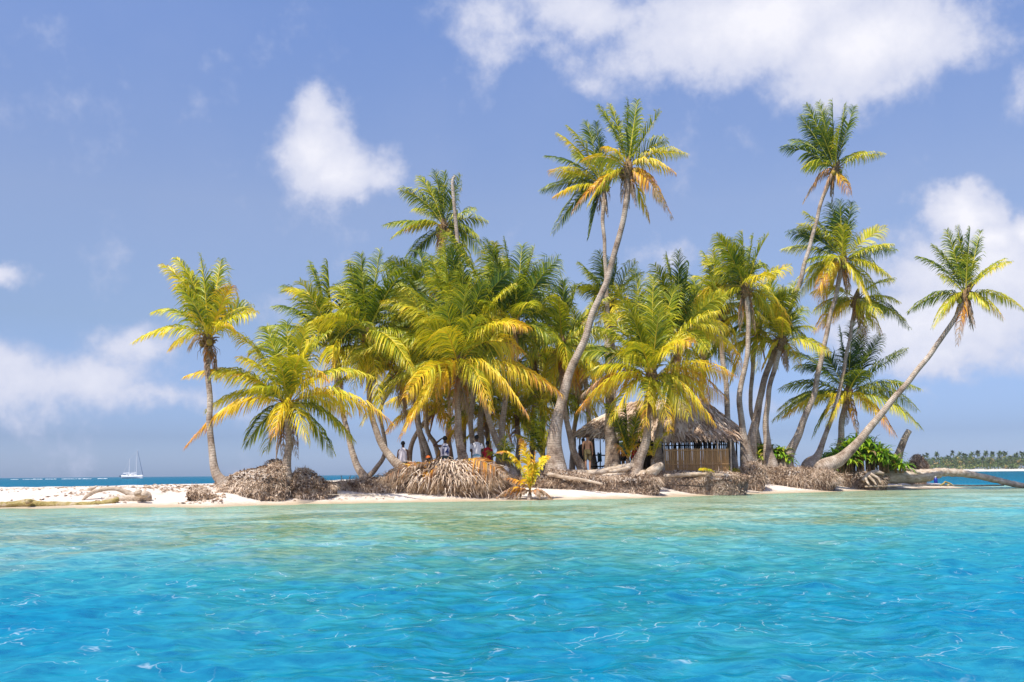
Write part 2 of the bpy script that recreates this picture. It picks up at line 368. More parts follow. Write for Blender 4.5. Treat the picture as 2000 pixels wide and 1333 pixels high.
for i in range(NW):
    fade = np.clip(1.6 - cell * 4.2 / lam[i], 0, 1)
    ph = kx[i] * X + ky[i] * Y + phs[i] + .9 * np.sin(.21 * X + i) + .7 * np.sin(.27 * Y + 2 * i)
    Z += fade * amp[i] * np.sin(ph); kk = 2 * np.pi / lam[i]
    DX += fade * amp[i] * .75 * np.cos(ph) * kx[i] / kk; DY += fade * amp[i] * .75 * np.cos(ph) * ky[i] / kk
dep = np.zeros_like(X)
for j in range(len(rs)):
    for i in range(0, len(azs)):
        x, y = X[j, i], Y[j, i]
        if 26 < y < 75 and -45 < x < 40: dep[j, i] = -ground(x, y)
        elif y <= 26: dep[j, i] = min(3.4, -ground(x, y) if abs(x) < 60 else 3.0)
        else: dep[j, i] = 6 + .05 * max(0, y - 75)
calm = np.clip(dep / 1.1, .22, 1)[:, :] * np.where(Y > 60, .6, 1)
Z *= calm * WAMP; X2 = X + DX * calm; Y2 = Y + DY * calm
nA = len(azs); V = np.stack([X2, Y2, Z], -1).reshape(-1, 3)
jj, ii = np.meshgrid(np.arange(len(rs) - 1), np.arange(nA - 1), indexing='ij'); q0 = (jj * nA + ii).ravel()
F = np.stack([q0, q0 + nA, q0 + nA + 1, q0 + 1], -1)
me = bpy.data.meshes.new('water'); me.vertices.add(len(V)); me.vertices.foreach_set('co', V.ravel())
me.loops.add(F.size); me.loops.foreach_set('vertex_index', F.ravel()); me.polygons.add(len(F)); me.polygons.foreach_set('loop_start', np.arange(0, F.size, 4)); me.update(calc_edges=True); me.validate()
me.polygons.foreach_set('use_smooth', [True] * len(me.polygons))
at_ = me.attributes.new('a', 'FLOAT', 'POINT'); at_.data.foreach_set('value', dep.ravel().astype(np.float32))
wob = bpy.data.objects.new('water', me); col.objects.link(wob); wob['kind'] = 'structure'
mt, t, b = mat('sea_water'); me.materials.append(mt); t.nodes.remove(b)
at = N(t, 'ShaderNodeAttribute', attribute_name='a'); ge = N(t, 'ShaderNodeTexCoord')
n1 = N(t, 'ShaderNodeTexNoise', i_Scale=.30, i_Detail=5.0, i_Roughness=.6); L(t, ge, n1, 3)
mp = N(t, 'ShaderNodeMapping'); mp.inputs['Scale'].default_value = (1.0, 1.6, 1); mp.inputs['Rotation'].default_value = (0, 0, R(22)); L(t, ge, mp, 3)
n2 = N(t, 'ShaderNodeTexNoise', i_Scale=3.2, i_Detail=5.0, i_Roughness=.6, i_Distortion=.6); L(t, mp, n2)
n3 = N(t, 'ShaderNodeTexNoise', i_Scale=9.0, i_Detail=4.0, i_Roughness=.6, i_Distortion=.4); L(t, mp, n3)
de = M(t, 'ADD', at.outputs['Fac'], M(t, 'MULTIPLY', M(t, 'MULTIPLY_ADD', n1.outputs[0], 1.5, -.75), M(t, 'MINIMUM', at.outputs['Fac'], 1.0)))
lx = M(t, 'DIVIDE', de, 10.0)
bodyc = ramp(t, lx, [(0.0, (0.54, 0.58, 0.38)), (0.05, (0.46, 0.57, 0.41)), (0.11, (0.34, 0.52, 0.41)), (0.17, (0.1488, 0.3906, 0.3627)), (0.235, (0.0279, 0.2697, 0.3116)), (0.295, (0.0009, 0.186, 0.3116)), (0.345, (0.0, 0.1674, 0.3255)), (0.5, (0.0, 0.1209, 0.2418)), (0.75, (0.0074, 0.0977, 0.1767)), (1.0, (0.0074, 0.0837, 0.1535))])
ng = N(t, 'ShaderNodeTexNoise', i_Scale=.16, i_Detail=8.0, i_Roughness=.72, i_Distortion=.5); L(t, ge, ng, 3)
g1 = N(t, 'ShaderNodeMapRange', i_1=.45, i_2=.55); t.links.new(ng.outputs[0], g1.inputs[0])
g2 = N(t, 'ShaderNodeMapRange', i_1=2.6, i_2=1.5); t.links.new(de, g2.inputs[0]); g3 = N(t, 'ShaderNodeMapRange', i_1=.12, i_2=.4); t.links.new(de, g3.inputs[0])
bodyc = mix(t, M(t, 'MULTIPLY', M(t, 'MULTIPLY', g1.outputs[0], M(t, 'MULTIPLY', g2.outputs[0], g3.outputs[0])), .82), bodyc, (.22, .26, .11))
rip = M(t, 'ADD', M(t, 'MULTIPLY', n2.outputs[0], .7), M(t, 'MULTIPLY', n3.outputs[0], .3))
bodyc = mix(t, 1.0, bodyc, ramp(t, rip, [(.37, (.42, .64, .78)), (.5, (1, 1, 1)), (.61, (1.6, 1.30, 1.20))]), 'MULTIPLY')  # refracted light and dark of the ripples, painted into the body colour
bp = N(t, 'ShaderNodeBump', i_Strength=.5, i_Distance=.035); t.links.new(rip, bp.inputs['Height'])
# thin curling lines of caustic light, painted white into the water colour
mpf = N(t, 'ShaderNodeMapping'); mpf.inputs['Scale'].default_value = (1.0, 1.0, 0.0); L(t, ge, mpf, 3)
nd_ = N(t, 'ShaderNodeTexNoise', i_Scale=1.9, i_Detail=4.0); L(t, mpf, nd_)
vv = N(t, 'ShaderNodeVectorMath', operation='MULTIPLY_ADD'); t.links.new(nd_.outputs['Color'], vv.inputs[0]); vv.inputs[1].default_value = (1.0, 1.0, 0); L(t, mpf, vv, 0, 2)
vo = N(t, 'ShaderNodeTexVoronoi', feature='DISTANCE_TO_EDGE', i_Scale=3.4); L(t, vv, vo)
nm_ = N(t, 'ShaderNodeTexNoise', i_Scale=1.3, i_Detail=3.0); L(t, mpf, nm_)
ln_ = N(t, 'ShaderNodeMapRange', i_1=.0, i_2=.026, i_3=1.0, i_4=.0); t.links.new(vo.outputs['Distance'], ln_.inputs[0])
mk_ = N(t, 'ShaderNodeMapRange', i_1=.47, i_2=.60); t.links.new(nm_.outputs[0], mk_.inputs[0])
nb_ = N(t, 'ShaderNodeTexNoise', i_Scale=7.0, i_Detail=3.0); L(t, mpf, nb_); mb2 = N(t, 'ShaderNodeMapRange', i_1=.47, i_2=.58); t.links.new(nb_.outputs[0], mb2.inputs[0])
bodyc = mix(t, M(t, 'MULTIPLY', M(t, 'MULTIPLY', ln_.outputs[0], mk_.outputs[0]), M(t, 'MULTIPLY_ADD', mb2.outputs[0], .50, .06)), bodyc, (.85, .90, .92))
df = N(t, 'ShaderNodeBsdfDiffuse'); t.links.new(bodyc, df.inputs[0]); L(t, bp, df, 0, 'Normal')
tr = N(t, 'ShaderNodeBsdfTransparent'); tr.inputs[0].default_value = (.80, .95, .88, 1)
tf = M(t, 'POWER', 2.718, M(t, 'MULTIPLY', M(t, 'MAXIMUM', de, 0.0), -3.2))
m1 = N(t, 'ShaderNodeMixShader'); t.links.new(tf, m1.inputs[0]); L(t, df, m1, 0, 1); L(t, tr, m1, 0, 2)
gl = N(t, 'ShaderNodeBsdfGlossy', i_Roughness=.07); gl.inputs[0].default_value = (.16, .74, .90, 1); L(t, bp, gl, 0, 'Normal')
fr = N(t, 'ShaderNodeFresnel', i_IOR=1.30); L(t, bp, fr, 0, 'Normal')
m2 = N(t, 'ShaderNodeMixShader'); t.links.new(M(t, 'MULTIPLY', fr.outputs[0], .42), m2.inputs[0]); L(t, m1, m2, 0, 1); L(t, gl, m2, 0, 2)
L(t, m2, t.nodes['Material Output'])
# ---------------------------------------------------------------- palms
def arrs(mb, V, F, a, mi):
    o = len(mb.v); mb.v.extend(map(tuple, V.tolist())); mb.f.extend([tuple(x + o for x in f) for f in F]); mb.mi.extend([mi] * len(F)); mb.a.extend(a)
def frond(mb, C, T, arch=.2, age=.3, rn=None, leaf=.8, stem=.12, dens=19.5, wid=.05, roll=None, droop=None, rad=.032, sag=0.0):
    rn = rn or rng; C = np.array(C); T = np.array(T); D = T - C; Ld = np.linalg.norm(D)
    upv = np.array([0, 0, 1.0]); h = np.array([D[0], D[1], 0]); hn = np.linalg.norm(h)
    if hn < .25 * Ld:
        q = rn.uniform(0, 6.28); h = h + np.array([math.cos(q), math.sin(q), 0]) * .3 * Ld; hn = np.linalg.norm(h)
    h /= hn
    if droop is None:
        se_ = D[2] / Ld; droop = .62 + .95 * (1 - max(-.3, se_)) / 1.3
    leaf = leaf * 1.24; wid = wid * .92; age = age * .88 if age < .7 else age
    Mi = C + D * .5 + upv * arch * Ld - h * arch * .25 * Ld
    M1 = C + (Mi - C) * .75 ; M2 = T + (Mi - T) * .62
    M2 = M2 + upv * arch * .12 * Ld
    n = 16; t = np.linspace(0, 1, n)[:, None]
    cur = (1 - t) ** 3 * C + 3 * (1 - t) ** 2 * t * M1 + 3 * (1 - t) * t * t * M2 + t ** 3 * T
    tan = np.gradient(cur, axis=0); tan /= np.linalg.norm(tan, axis=1)[:, None]
    seg = np.linalg.norm(np.diff(cur, axis=0), axis=1).sum()
    side0 = np.cross(h, upv); side0 /= np.linalg.norm(side0)
    if roll is None: roll = rn.gauss(0, .45)
    # rib
    rows = []
    for i in range(0, n, 1):
        s_ = side0 - tan[i] * side0.dot(tan[i]); s_ /= np.linalg.norm(s_); b_ = np.cross(tan[i], s_); r_ = rad * (1 - i / (n - 1)) ** .8 + .006
        rows.append([cur[i] + (s_ * math.cos(q) * 1.2 + b_ * math.sin(q) * .7) * r_ for q in (0, 2.1, 4.2)])
    mb.grid(rows, 1, min(1, age * .9 + .2), True)
    k = max(10, int(seg * dens)); u = np.linspace(stem, .995, k); u = np.concatenate([u, u + .4 / k]).clip(0, 1)
    sg = np.concatenate([np.ones(k), -np.ones(k)]); nr = np.random.RandomState(rn.randrange(1 << 30))
    keep = nr.rand(2 * k) > (.05 + .12 * (age > .7)); u = u[keep]; sg = sg[keep]; K = len(u)
    if rn.random() < .35:
        c0 = rn.uniform(.3, .85); s0_ = rn.choice((-1, 1)); kp = ~((sg == s0_) & (np.abs(u - c0) < rn.uniform(.03, .10))); u = u[kp]; sg = sg[kp]; K = len(u)
    f = u * (n - 1); i0 = np.minimum(f.astype(int), n - 2); w_ = (f - i0)[:, None]
    p = cur[i0] * (1 - w_) + cur[i0 + 1] * w_; tg = tan[i0] * (1 - w_) + tan[i0 + 1] * w_; tg /= np.linalg.norm(tg, axis=1)[:, None]
    s_ = side0 - tg * (tg @ side0)[:, None]; s_ /= np.linalg.norm(s_, axis=1)[:, None]; b_ = np.cross(s_, tg)
    rl = (roll + rn.gauss(0, .55) * u)[:, None]; s_, b_ = s_ * np.cos(rl) + b_ * np.sin(rl), b_ * np.cos(rl) - s_ * np.sin(rl)
    prof = np.interp(u, [0, .15, .4, .75, 1], [.35, .7, 1, .72, .28]) * leaf * (1 + nr.randn(K) * .10)
    fwd = (.62 + .75 * u) + nr.randn(K) * .05
    d0 = s_ * sg[:, None] + tg * fwd[:, None] + b_ * (.28 + nr.randn(K) * .09)[:, None] + WIND * .25
    d0 /= np.linalg.norm(d0, axis=1)[:, None]
    g = np.array([0, 0, -1.0]); dr = droop * (.75 + .9 * age) * (1 + nr.randn(K) * .16)
    d1 = d0 + g * (dr * .55)[:, None]; d1 /= np.linalg.norm(d1, axis=1)[:, None]
    d2 = d0 * .8 + g * (dr * 1.25)[:, None] + WIND * .3; d2 /= np.linalg.norm(d2, axis=1)[:, None]
    l = prof[:, None]; q0 = p; q1 = q0 + d0 * l * .33; q2 = q1 + d1 * l * .35; q3 = q2 + d2 * l * .38
    tw = nr.randn(K)[:, None] * .5
    def wdir(d):
        x = tg + b_ * tw; x = x - d * (x * d).sum(1)[:, None]; return x / np.linalg.norm(x, axis=1)[:, None]
    ww = wid * (.75 + .5 * nr.rand(K))[:, None] * np.clip(l / leaf * 1.1, .5, 1.1)
    w0, w1, w2 = wdir(d0) * ww * .45, wdir(d1) * ww * .5, wdir(d2) * ww * .38
    V = np.stack([q0 - w0, q0 + w0, q1 - w1, q1 + w1, q2 - w2, q2 + w2, q3], 1).reshape(-1, 3)
    o = np.arange(K) * 7; F = []
    for a_ in o.tolist(): F += [(a_, a_ + 1, a_ + 3, a_ + 2), (a_ + 2, a_ + 3, a_ + 5, a_ + 4), (a_ + 4, a_ + 5, a_ + 6)]
    al = age + nr.randn(K) * .085 + rn.gauss(0, .05) + (u - .5) * .10
    if age > .45: al = al + (u > .55) * (u - .55) * .5
    tipd = (nr.rand(K) < .25) * nr.rand(K) * .45
    at = np.stack([al, al, al, al, al + .06, al + .06, al + .07 + tipd], 1).clip(0, 1).ravel()
    arrs(mb, V, F, at.tolist(), 0)
WIND = np.array([-.8, .1, 0.0])

PALM_GROUP = 'coconut palms growing on the island'
def palm(label, pts, fronds, d0, d1, nfill=8, flen=2.8, coco=0, seed=1, age=.28, leaf=.72, heart=True, cat='palm tree', name='palm_tree', dead=3, elr=(-35, 75), tnoise=0.012, wid=.05, skirt=0, young=False):
    rn = random.Random(seed)
    age += .04; nfill = int(nfill * .72 + .5); flen *= 1.06
    n = len(pts)
    # trunk through photograph positions between two depths; widths in photograph pixels
    zs = [p[1] for p in pts]; tot = abs(zs[-1] - zs[0]) + 1e-6
    P3 = []
    for (px, py, wd) in pts:
        f = abs(py - zs[0]) / tot; d = d0 + (d1 - d0) * f; q = P(px, py, d); P3.append((q.x, q.y, q.z, wd * .5 * mpp(d) * ((.60 + .14 * (1 - f) ** 6) if n > 2 else 1)))
    base = Vector(P3[0][:3]); root = empty(name, base, label, cat, PALM_GROUP)
    if name == 'palm_tree' or n > 1:
        # sink the foot into the ground
        b0 = P3[0]; gz = min(b0[2], ground(b0[0], b0[1])) - .15
        P4 = [(b0[0] - (P3[1][0] - b0[0]) * .1, b0[1], min(gz, b0[2] - .12), b0[3] * 1.08)] + P3
        sp_ = spline(P4, 14)
        # resample evenly
        A = np.array(sp_); sg = np.linalg.norm(np.diff(A[:, :3], axis=0), axis=1); S = np.concatenate([[0], sg.cumsum()]); st = .045
        ss = np.arange(0, S[-1], st); B = np.stack([np.interp(ss, S, A[:, k]) for k in range(4)], 1)
        for q_ in range(len(B)):
            g_ = min(1, ss[q_] / 1.5) * min(1, (ss[-1] - ss[q_]) / 1.0); B[q_, 0] += g_ * .10 * noise.noise(Vector((ss[q_] * .7, seed, 1))); B[q_, 1] += g_ * .10 * noise.noise(Vector((ss[q_] * .7, seed, 5)))
        ncyc = 10.5; off = rn.uniform(0, 1)
        rad = B[:, 3] * (1 + .045 * (((ss * ncyc + off) % 1) - .5)) * np.array([1 + tnoise * 2 * noise.noise(Vector((s_ * 1.3, seed, 0))) for s_ in ss])
        tm = MB(); tm.tube([tuple(b[:3]) for b in B], rad.tolist(), 14, 0, (ss + seed * 3.1).tolist())
        tm.build('trunk', M_TRUNK, root, smooth=True)
    C = Vector(P3[-1][:3]); k = mpp(d1); cr = MB()
    tr_ = P3[-1][3]
    if n > 1: ax = (C - Vector(P3[-2][:3])).normalized()
    else: ax = Vector((0, 0, 1))
    if heart:
        rr_ = [tr_ * 1.0, tr_ * 1.35, tr_ * 1.6, tr_ * 1.5, tr_ * 1.0, tr_ * .4]
        cr.tube([C + ax * (q * tr_ * 2.6) for q in (-1.1, -.6, 0, .6, 1.3, 2.2)], rr_, 10, 0, jit=.16)
        for _ in range(26):        # old leaf bases and fibres
            q = rn.uniform(0, 6.28); o = Vector((math.cos(q), math.sin(q), 0)); z0 = rn.uniform(-.9, .7) * tr_ * 2.6
            s0 = C + ax * z0 + o * tr_ * 1.1; e = s0 + o * rn.uniform(.12, .35) + Vector((0, 0, rn.uniform(-.1, .35)))
            cr.tube([s0, (s0 + e) / 2 + Vector((0, 0, .03)), e], [.05, .035, .02], 4)
        for _ in range(14):
            q = rn.uniform(0, 6.28); o = Vector((math.cos(q), math.sin(q), 0)); s0 = C + o * tr_ * 1.2 - ax * .1
            e = s0 + o * rn.uniform(.1, .3) - Vector((0, 0, rn.uniform(.25, .8))); cr.tube([s0, (s0 + e) / 2 + o * .12, e], [.012, .01, .004], 3)
    else:
        cr.tube([C - Vector((0, 0, .12)), C + Vector((0, 0, .25))], [max(tr_, .04), .02], 6, 0)
    crown = cr.build('crown', M_HEART, root)
    def put(T, arch, ag, **kw):
        f = MB(); frond(f, C + ax * rn.uniform(.0, .25) * min(1, tr_ * 8), T, arch, ag, rn, leaf=kw.pop('leaf', leaf), wid=wid, **kw); f.build('frond', [M_FROND, M_RACHIS], crown)
    for fr_ in fronds:
        tx, ty = fr_[0], fr_[1]; ag = fr_[2] if len(fr_) > 2 else age + rn.uniform(-.1, .15); arch = fr_[3] if len(fr_) > 3 else None
        dd = fr_[4] if len(fr_) > 4 else rn.uniform(-.35, .35) * flen
        T = P(tx, ty, d1 + dd); D = T - C; se = D.z / D.length
        if arch is None: arch = .10 + .16 * (1 - max(-.2, se)) + rn.uniform(-.02, .04)
        put(T, arch, ag)
    for i in range(nfill):
        q = 6.283 * (i * .618 + rn.uniform(-.06, .06)) + seed; f = (i + .5) / max(1, nfill); e = R(elr[1] + (elr[0] - elr[1]) * f ** .9 + rn.uniform(-6, 6))
        ln = flen * rn.uniform(.8, 1.05); D = Vector((math.cos(q) * math.cos(e) - .12, math.sin(q) * math.cos(e), math.sin(e))) * ln
        ag = age + rn.uniform(-.12, .10) + .22 * f * f
        put(C + D, .10 + .15 * (1 - math.sin(e)), ag)
    for i in range(dead):          # dry fronds hanging against the stem
        q = rn.uniform(0, 6.28); ln = flen * rn.uniform(.4, .62)
        put(C + Vector((math.cos(q) * .22 * ln, math.sin(q) * .22 * ln, -ln)), .22, rn.uniform(.9, 1.0), leaf=leaf * .55, droop=2.0)
    for i in range(coco):
        q = rn.uniform(0, 6.28); r_ = tr_ * 1.5 + rn.uniform(.05, .2); cb = MB()
        cb.ball(C + Vector((math.cos(q) * r_, math.sin(q) * r_, rn.uniform(-.32, .02))), rn.uniform(.11, .145), 0, 0, 10, (1, 1, 1.22))
        cb.build('coconut', M_COCO if rn.random() < .55 else M_COCOG, crown, smooth=True)
    return root
# pts: (x, y, width) foot to crown in photograph pixels; fronds: tip x, y, [age, arch, depth offset]
palm('slender curved coconut palm standing alone leftmost on the sand', [(440, 948, 34), (424, 925, 26), (413, 880, 21), (408, 800, 19), (407, 720, 17), (408, 668, 18)],
     [(318, 518, .5, .22, -.3), (345, 505, .42, .2, .4), (392, 500, .32, .08, -.3), (432, 508, .38, .05, .3), (262, 668, .40, .30, -.2), (300, 610, .38, .3, .8), (452, 560, .6, .15), (498, 612, .5, .28, -.4),
      (490, 600, .45, .3, .8), (372, 676, .97, .45, -.5), (350, 560, .4, .2, -1), (365, 530, .35, .14, .8), (375, 620, .5, .3, -1.2), (455, 640, .55, .3, -1), (430, 540, .3, .1, 1)],
     36, 36.3, 3, 2.2, 3, seed=11, age=.34, leaf=.66, elr=(-20, 60))
palm('stout low palm with wide yellow arching fronds on the stone and root mound', [(560, 936, 34), (560, 912, 30), (561, 880, 22), (562, 845, 19), (562, 800, 22)],
     [(366, 735, .55, .30, -.4), (366, 870, .62, .42, -.6), (455, 652, .42, .2, .3), (470, 700, .45, .25, -1), (600, 632, .42, .12, -.2), (520, 640, .36, .1, .6), (560, 630, .3, .06, .2), (640, 650, .4, .16, .6),
      (640, 745, .6, .42, -1.2), (725, 735, .4, .35, .3), (765, 828, .62, .32, -.6), (480, 868, .3, .3, .4), (520, 880, .35, .3, 1.2), (650, 885, .28, .35, .5), (690, 860, .35, .4, 1.2), (405, 800, .5, .3, .8),
      (600, 860, .4, .4, -1.3), (545, 700, .35, .15, -1.6), (590, 700, .5, .3, -1.9), (500, 760, .45, .3, -1.6)],
     36.6, 36.8, 5, 2.9, 0, seed=12, age=.40, leaf=.85)
palm('palm with dark feathery crown rising behind the stout low palm', [(712, 934, 24), (695, 905, 20), (680, 850, 17), (662, 770, 15), (655, 690, 18)],
     [(540, 600, .12, .25, .6), (556, 560, .2, .2, .3), (605, 520, .2, .12, .8), (640, 512, .18, .08, -.3), (672, 555, .12, .03, .4), (690, 600, .3, .15), (515, 640, .15, .2, 1), (735, 720, .45, .3, -.6), (700, 740, .5, .4, -.9),
      (760, 690, .3, .25, .4), (560, 690, .3, .3, .5), (600, 640, .3, .25, -.8), (620, 590, .25, .15, -.8), (720, 650, .35, .2, -.5)],
     41, 42, 10, 3.6, 4, seed=13, age=.26, leaf=.95)
palm('palm with bowed stem leaning left beside the man in the tank top', [(790, 924, 30), (765, 896, 24), (738, 850, 20), (722, 780, 17), (718, 660, 18)],
     [(680, 520, .35, .14, .3), (705, 498, .25, .06, -.4), (742, 490, .22, .03, .5), (772, 520, .3, .06, .2), (655, 560, .35, .22, .4), (665, 610, .4, .2, -.8), (790, 600, .35, .2, .3), (805, 655, .3, .25, -.5),
      (690, 760, .45, .35, -1), (745, 800, .5, .35, -.8), (820, 720, .3, .35, .6), (640, 690, .35, .3, .3), (700, 560, .3, .1, 1), (760, 560, .3, .1, -1)],
     41, 41.5, 10, 3.6, 4, seed=14, age=.28, leaf=.95)
palm('leaning palm with crown low over the seated people', [(716, 936, 16), (735, 915, 14), (752, 880, 13), (745, 800, 12), (778, 735, 14)],
     [(700, 700, .2), (720, 660, .2), (800, 640, .2), (860, 700, .2), (840, 780, .25), (740, 800, .3)], 44, 44, 10, 3.4, 0, seed=41, age=.18, leaf=.9)
palm('high palm with coconuts behind the bare headless trunk', [(880, 925, 20), (876, 800, 15), (870, 600, 13), (866, 500, 13), (866, 448, 16)],
     [(752, 440, .25, .14, -.3), (782, 372, .35, .22, .2), (820, 345, .3, .15, .5), (850, 335, .2, .03, -.3), (868, 337, .15, .02, .3), (899, 343, .3, .05, -.4), (926, 408, .25, .16, .3), (795, 450, .55, .3, -.6), (790, 515, .25, .18, .3),
      (948, 478, .2, .35, .4), (952, 508, .35, .4, -.4), (925, 520, .3, .3, .6), (840, 400, .3, .18, .8)],
     52, 52, 5, 2.6, 9, seed=15, age=.24, leaf=.8, elr=(-40, 40))
palm('large arching palm in the middle of the island, right beside the man in jersey 14', [(906, 922, 42), (903, 890, 30), (896, 840, 24), (893, 780, 22), (895, 722, 26)],
     [(752, 590, .42, .34, -.5), (775, 560, .42, .28, .7), (850, 770, .52, .62, -1.4), (840, 500, .38, .14, .4), (868, 478, .3, .05, -.3), (905, 520, .25, .04, .5), (945, 550, .3, .1, -.5), (1028, 640, .52, .42, -.9), (1020, 690, .55, .5, -.2),
      (785, 850, .66, .38, -.8), (800, 820, .6, .4, .4), (1030, 810, .52, .42, -1), (960, 800, .6, .55, -1.8), (1095, 770, .58, .3, .2), (690, 700, .36, .26, -.2), (740, 780, .42, .3, .4), (1000, 560, .35, .15, .8), (820, 640, .35, .3, -1.8), (870, 600, .35, .12, -1.4), (930, 620, .3, .12, -1.3), (910, 560, .3, .1, -.9), (985, 760, .5, .4, .6)],
     41.5, 41, 9, 3.9, 6, seed=16, age=.32, leaf=1.05, skirt=1)
palm('palm with tall upright fronds just right of the large middle palm', [(975, 925, 26), (978, 880, 22), (984, 800, 18), (995, 730, 17), (1005, 640, 18)],
     [(985, 470, .2, .02, .3), (1020, 482, .18, .03, -.3), (1042, 485, .2, .02, .4), (1063, 515, .22, .03, -.2), (960, 520, .2, .06, .6), (930, 560, .22, .15, .3), (1090, 600, .25, .18, .4), (1080, 660, .3, .3, -.4), (940, 640, .25, .3, .2), (1010, 540, .2, .03, -1), (1050, 580, .2, .1, 1)],
     43.5, 43.5, 12, 3.7, 3, seed=17, age=.2, leaf=1.0)
palm('bushy palm between the upright palm and the tallest leaning palm', [(1136, 914, 26), (1120, 880, 20), (1106, 820, 17), (1098, 760, 16), (1098, 680, 18)],
     [(1070, 560, .28, .08, .3), (1100, 550, .25, .03, -.3), (1126, 562, .25, .05, .5), (1040, 600, .3, .22, .4), (1150, 620, .3, .2), (1165, 690, .3, .3, -.3), (1030, 690, .4, .35, -.6), (1180, 740, .45, .3, -.7), (1060, 800, .5, .4, -.5), (1140, 800, .85, .4, -.9)],
     46, 45.5, 12, 3.4, 3, seed=18, age=.28, leaf=.95)
palm('tallest palm, thick stem sweeping up to the right with orange dying fronds', [(1085, 922, 62), (1084, 895, 50), (1084, 860, 42), (1092, 800, 34), (1112, 735, 28), (1145, 650, 23), (1180, 560, 21), (1205, 480, 19), (1222, 400, 18), (1226, 335, 20)],
     [(1170, 208, .4, .12, -.3), (1192, 205, .32, .08, .5), (1226, 195, .18, .02, .3), (1245, 197, .25, .03, -.3), (1290, 218, .38, .04, .3), (1180, 290, .62, .38, -.8), (1340, 302, .45, .25, .2), (1318, 338, .66, .36, -.6),
      (1300, 398, .80, .42, -.6), (1312, 425, .60, .45, .3), (1268, 430, .55, .3, .6), (1118, 415, .74, .3, -.8), (1150, 400, .5, .25, -.9), (1165, 372, .4, .2, .6), (1250, 250, .3, .1, .8)],
     42, 42.4, 3, 2.4, 7, seed=19, age=.3, leaf=.66, dead=4, elr=(-10, 50))
palm('high palm with blue green crown directly left of the tallest crown', [(1196, 920, 44), (1193, 850, 32), (1188, 700, 22), (1184, 560, 14), (1180, 460, 12), (1177, 365, 15)],
     [(1090, 262, .45, .12, .2), (1068, 305, .15, .16, .4), (1110, 248, .4, .14, -.2), (1145, 238, .2, .05, .4), (1058, 372, .15, .16, .3), (1075, 335, .55, .2, -.4), (1082, 385, .6, .2, -.6), (1080, 455, .3, .35, .2), (1150, 465, .2, .3, .5), (1165, 240, .2, .02, -.3),
      (1120, 300, .3, .2, -.8), (1100, 345, .3, .2, .9), (1210, 300, .25, .1, .7)],
     45.5, 47, 3, 2.6, 4, seed=20, age=.22, leaf=.74, elr=(-15, 45))
palm('small crowned palm seen through the gap under the tallest palm', [(1206, 905, 18), (1200, 780, 15), (1196, 680, 14), (1193, 600, 16)],
     [(1132, 515, .3, .12), (1122, 560, .2, .25), (1170, 492, .2, .04), (1205, 505, .2, .04), (1242, 512, .35, .08), (1140, 630, .6, .35), (1245, 600, .3, .25), (1160, 660, .5, .4), (1230, 560, .25, .1)],
     50, 50, 7, 2.5, 2, seed=21, age=.26, leaf=.8)
palm('spreading palm with curved foot in front of the thatched hut', [(1238, 934, 50), (1245, 905, 38), (1258, 870, 28), (1266, 820, 24), (1272, 745, 26)],
     [(1192, 825, .50, .45, -1.2), (1262, 832, .52, .50, -1.8), (1395, 828, .55, .32, -.8), (1130, 690, .38, .25, .2), (1140, 770, .82, .3, .2), (1200, 560, .42, .12, -.2), (1240, 528, .34, .03, .4), (1276, 540, .32, .02, -.3), (1320, 560, .3, .08, .5), (1350, 670, .52, .48, -1.4),
      (1430, 735, .58, .25, .3), (1398, 610, .42, .2, .2), (1225, 590, .35, .08, -1.2), (1290, 600, .4, .1, -1.2), (1170, 640, .35, .2, -.9), (1380, 780, .55, .3, .6), (1150, 730, .4, .28, -.6), (1310, 690, .5, .4, -1.9), (1215, 700, .4, .4, -1.6), (1250, 610, .3, .06, 1), (1345, 812, .5, .35, -.9), (1310, 838, .55, .45, -1.3)],
     43.5, 43.5, 8, 3.6, 3, seed=22, age=.36, leaf=1.0)
palm('palm with coconut cluster and leaning stem directly behind the spreading palm', [(1292, 915, 40), (1284, 880, 26), (1290, 830, 20), (1312, 760, 17), (1328, 660, 18)],
     [(1300, 500, .2, .03), (1325, 492, .18, .03), (1346, 515, .2, .03), (1280, 540, .25, .1), (1370, 560, .3, .12), (1400, 600, .42, .25), (1440, 690, .58, .35), (1290, 600, .3, .2), (1420, 640, .5, .3), (1350, 560, .25, .05), (1316, 862, .97, .2, -.3), (1385, 790, .55, .35, -.8), (1270, 700, .35, .3)],
     45.5, 46, 10, 3.2, 12, seed=23, age=.28, leaf=.9)
palm('palm with lit arching fronds left of the pair of crossing stems', [(1430, 905, 34), (1424, 860, 20), (1420, 780, 17), (1412, 700, 16), (1405, 610, 17)],
     [(1375, 495, .4, .15), (1362, 540, .4, .2), (1345, 600, .45, .3), (1392, 490, .3, .06), (1450, 560, .4, .15), (1470, 640, .4, .25), (1340, 560, .35, .22), (1450, 740, .6, .4), (1360, 700, .4, .3), (1390, 540, .3, .1, -1)],
     49, 49.5, 10, 3.0, 3, seed=24, age=.36, leaf=.85)
palm('palm with blown back top fronds between hut and the tall right palms', [(1458, 900, 34), (1452, 850, 22), (1444, 780, 18), (1458, 700, 16), (1462, 630, 15), (1456, 570, 18)],
     [(1402, 478, .42, .14), (1425, 470, .38, .1), (1450, 455, .3, .03), (1470, 462, .3, .03), (1486, 512, .3, .2), (1378, 510, .4, .2), (1542, 520, .5, .1), (1395, 600, .5, .25), (1500, 560, .45, .15), (1510, 620, .4, .25), (1400, 540, .35, .2), (1440, 520, .3, .05, -1)],
     48, 48.5, 8, 3.0, 3, seed=25, age=.36, leaf=.85)
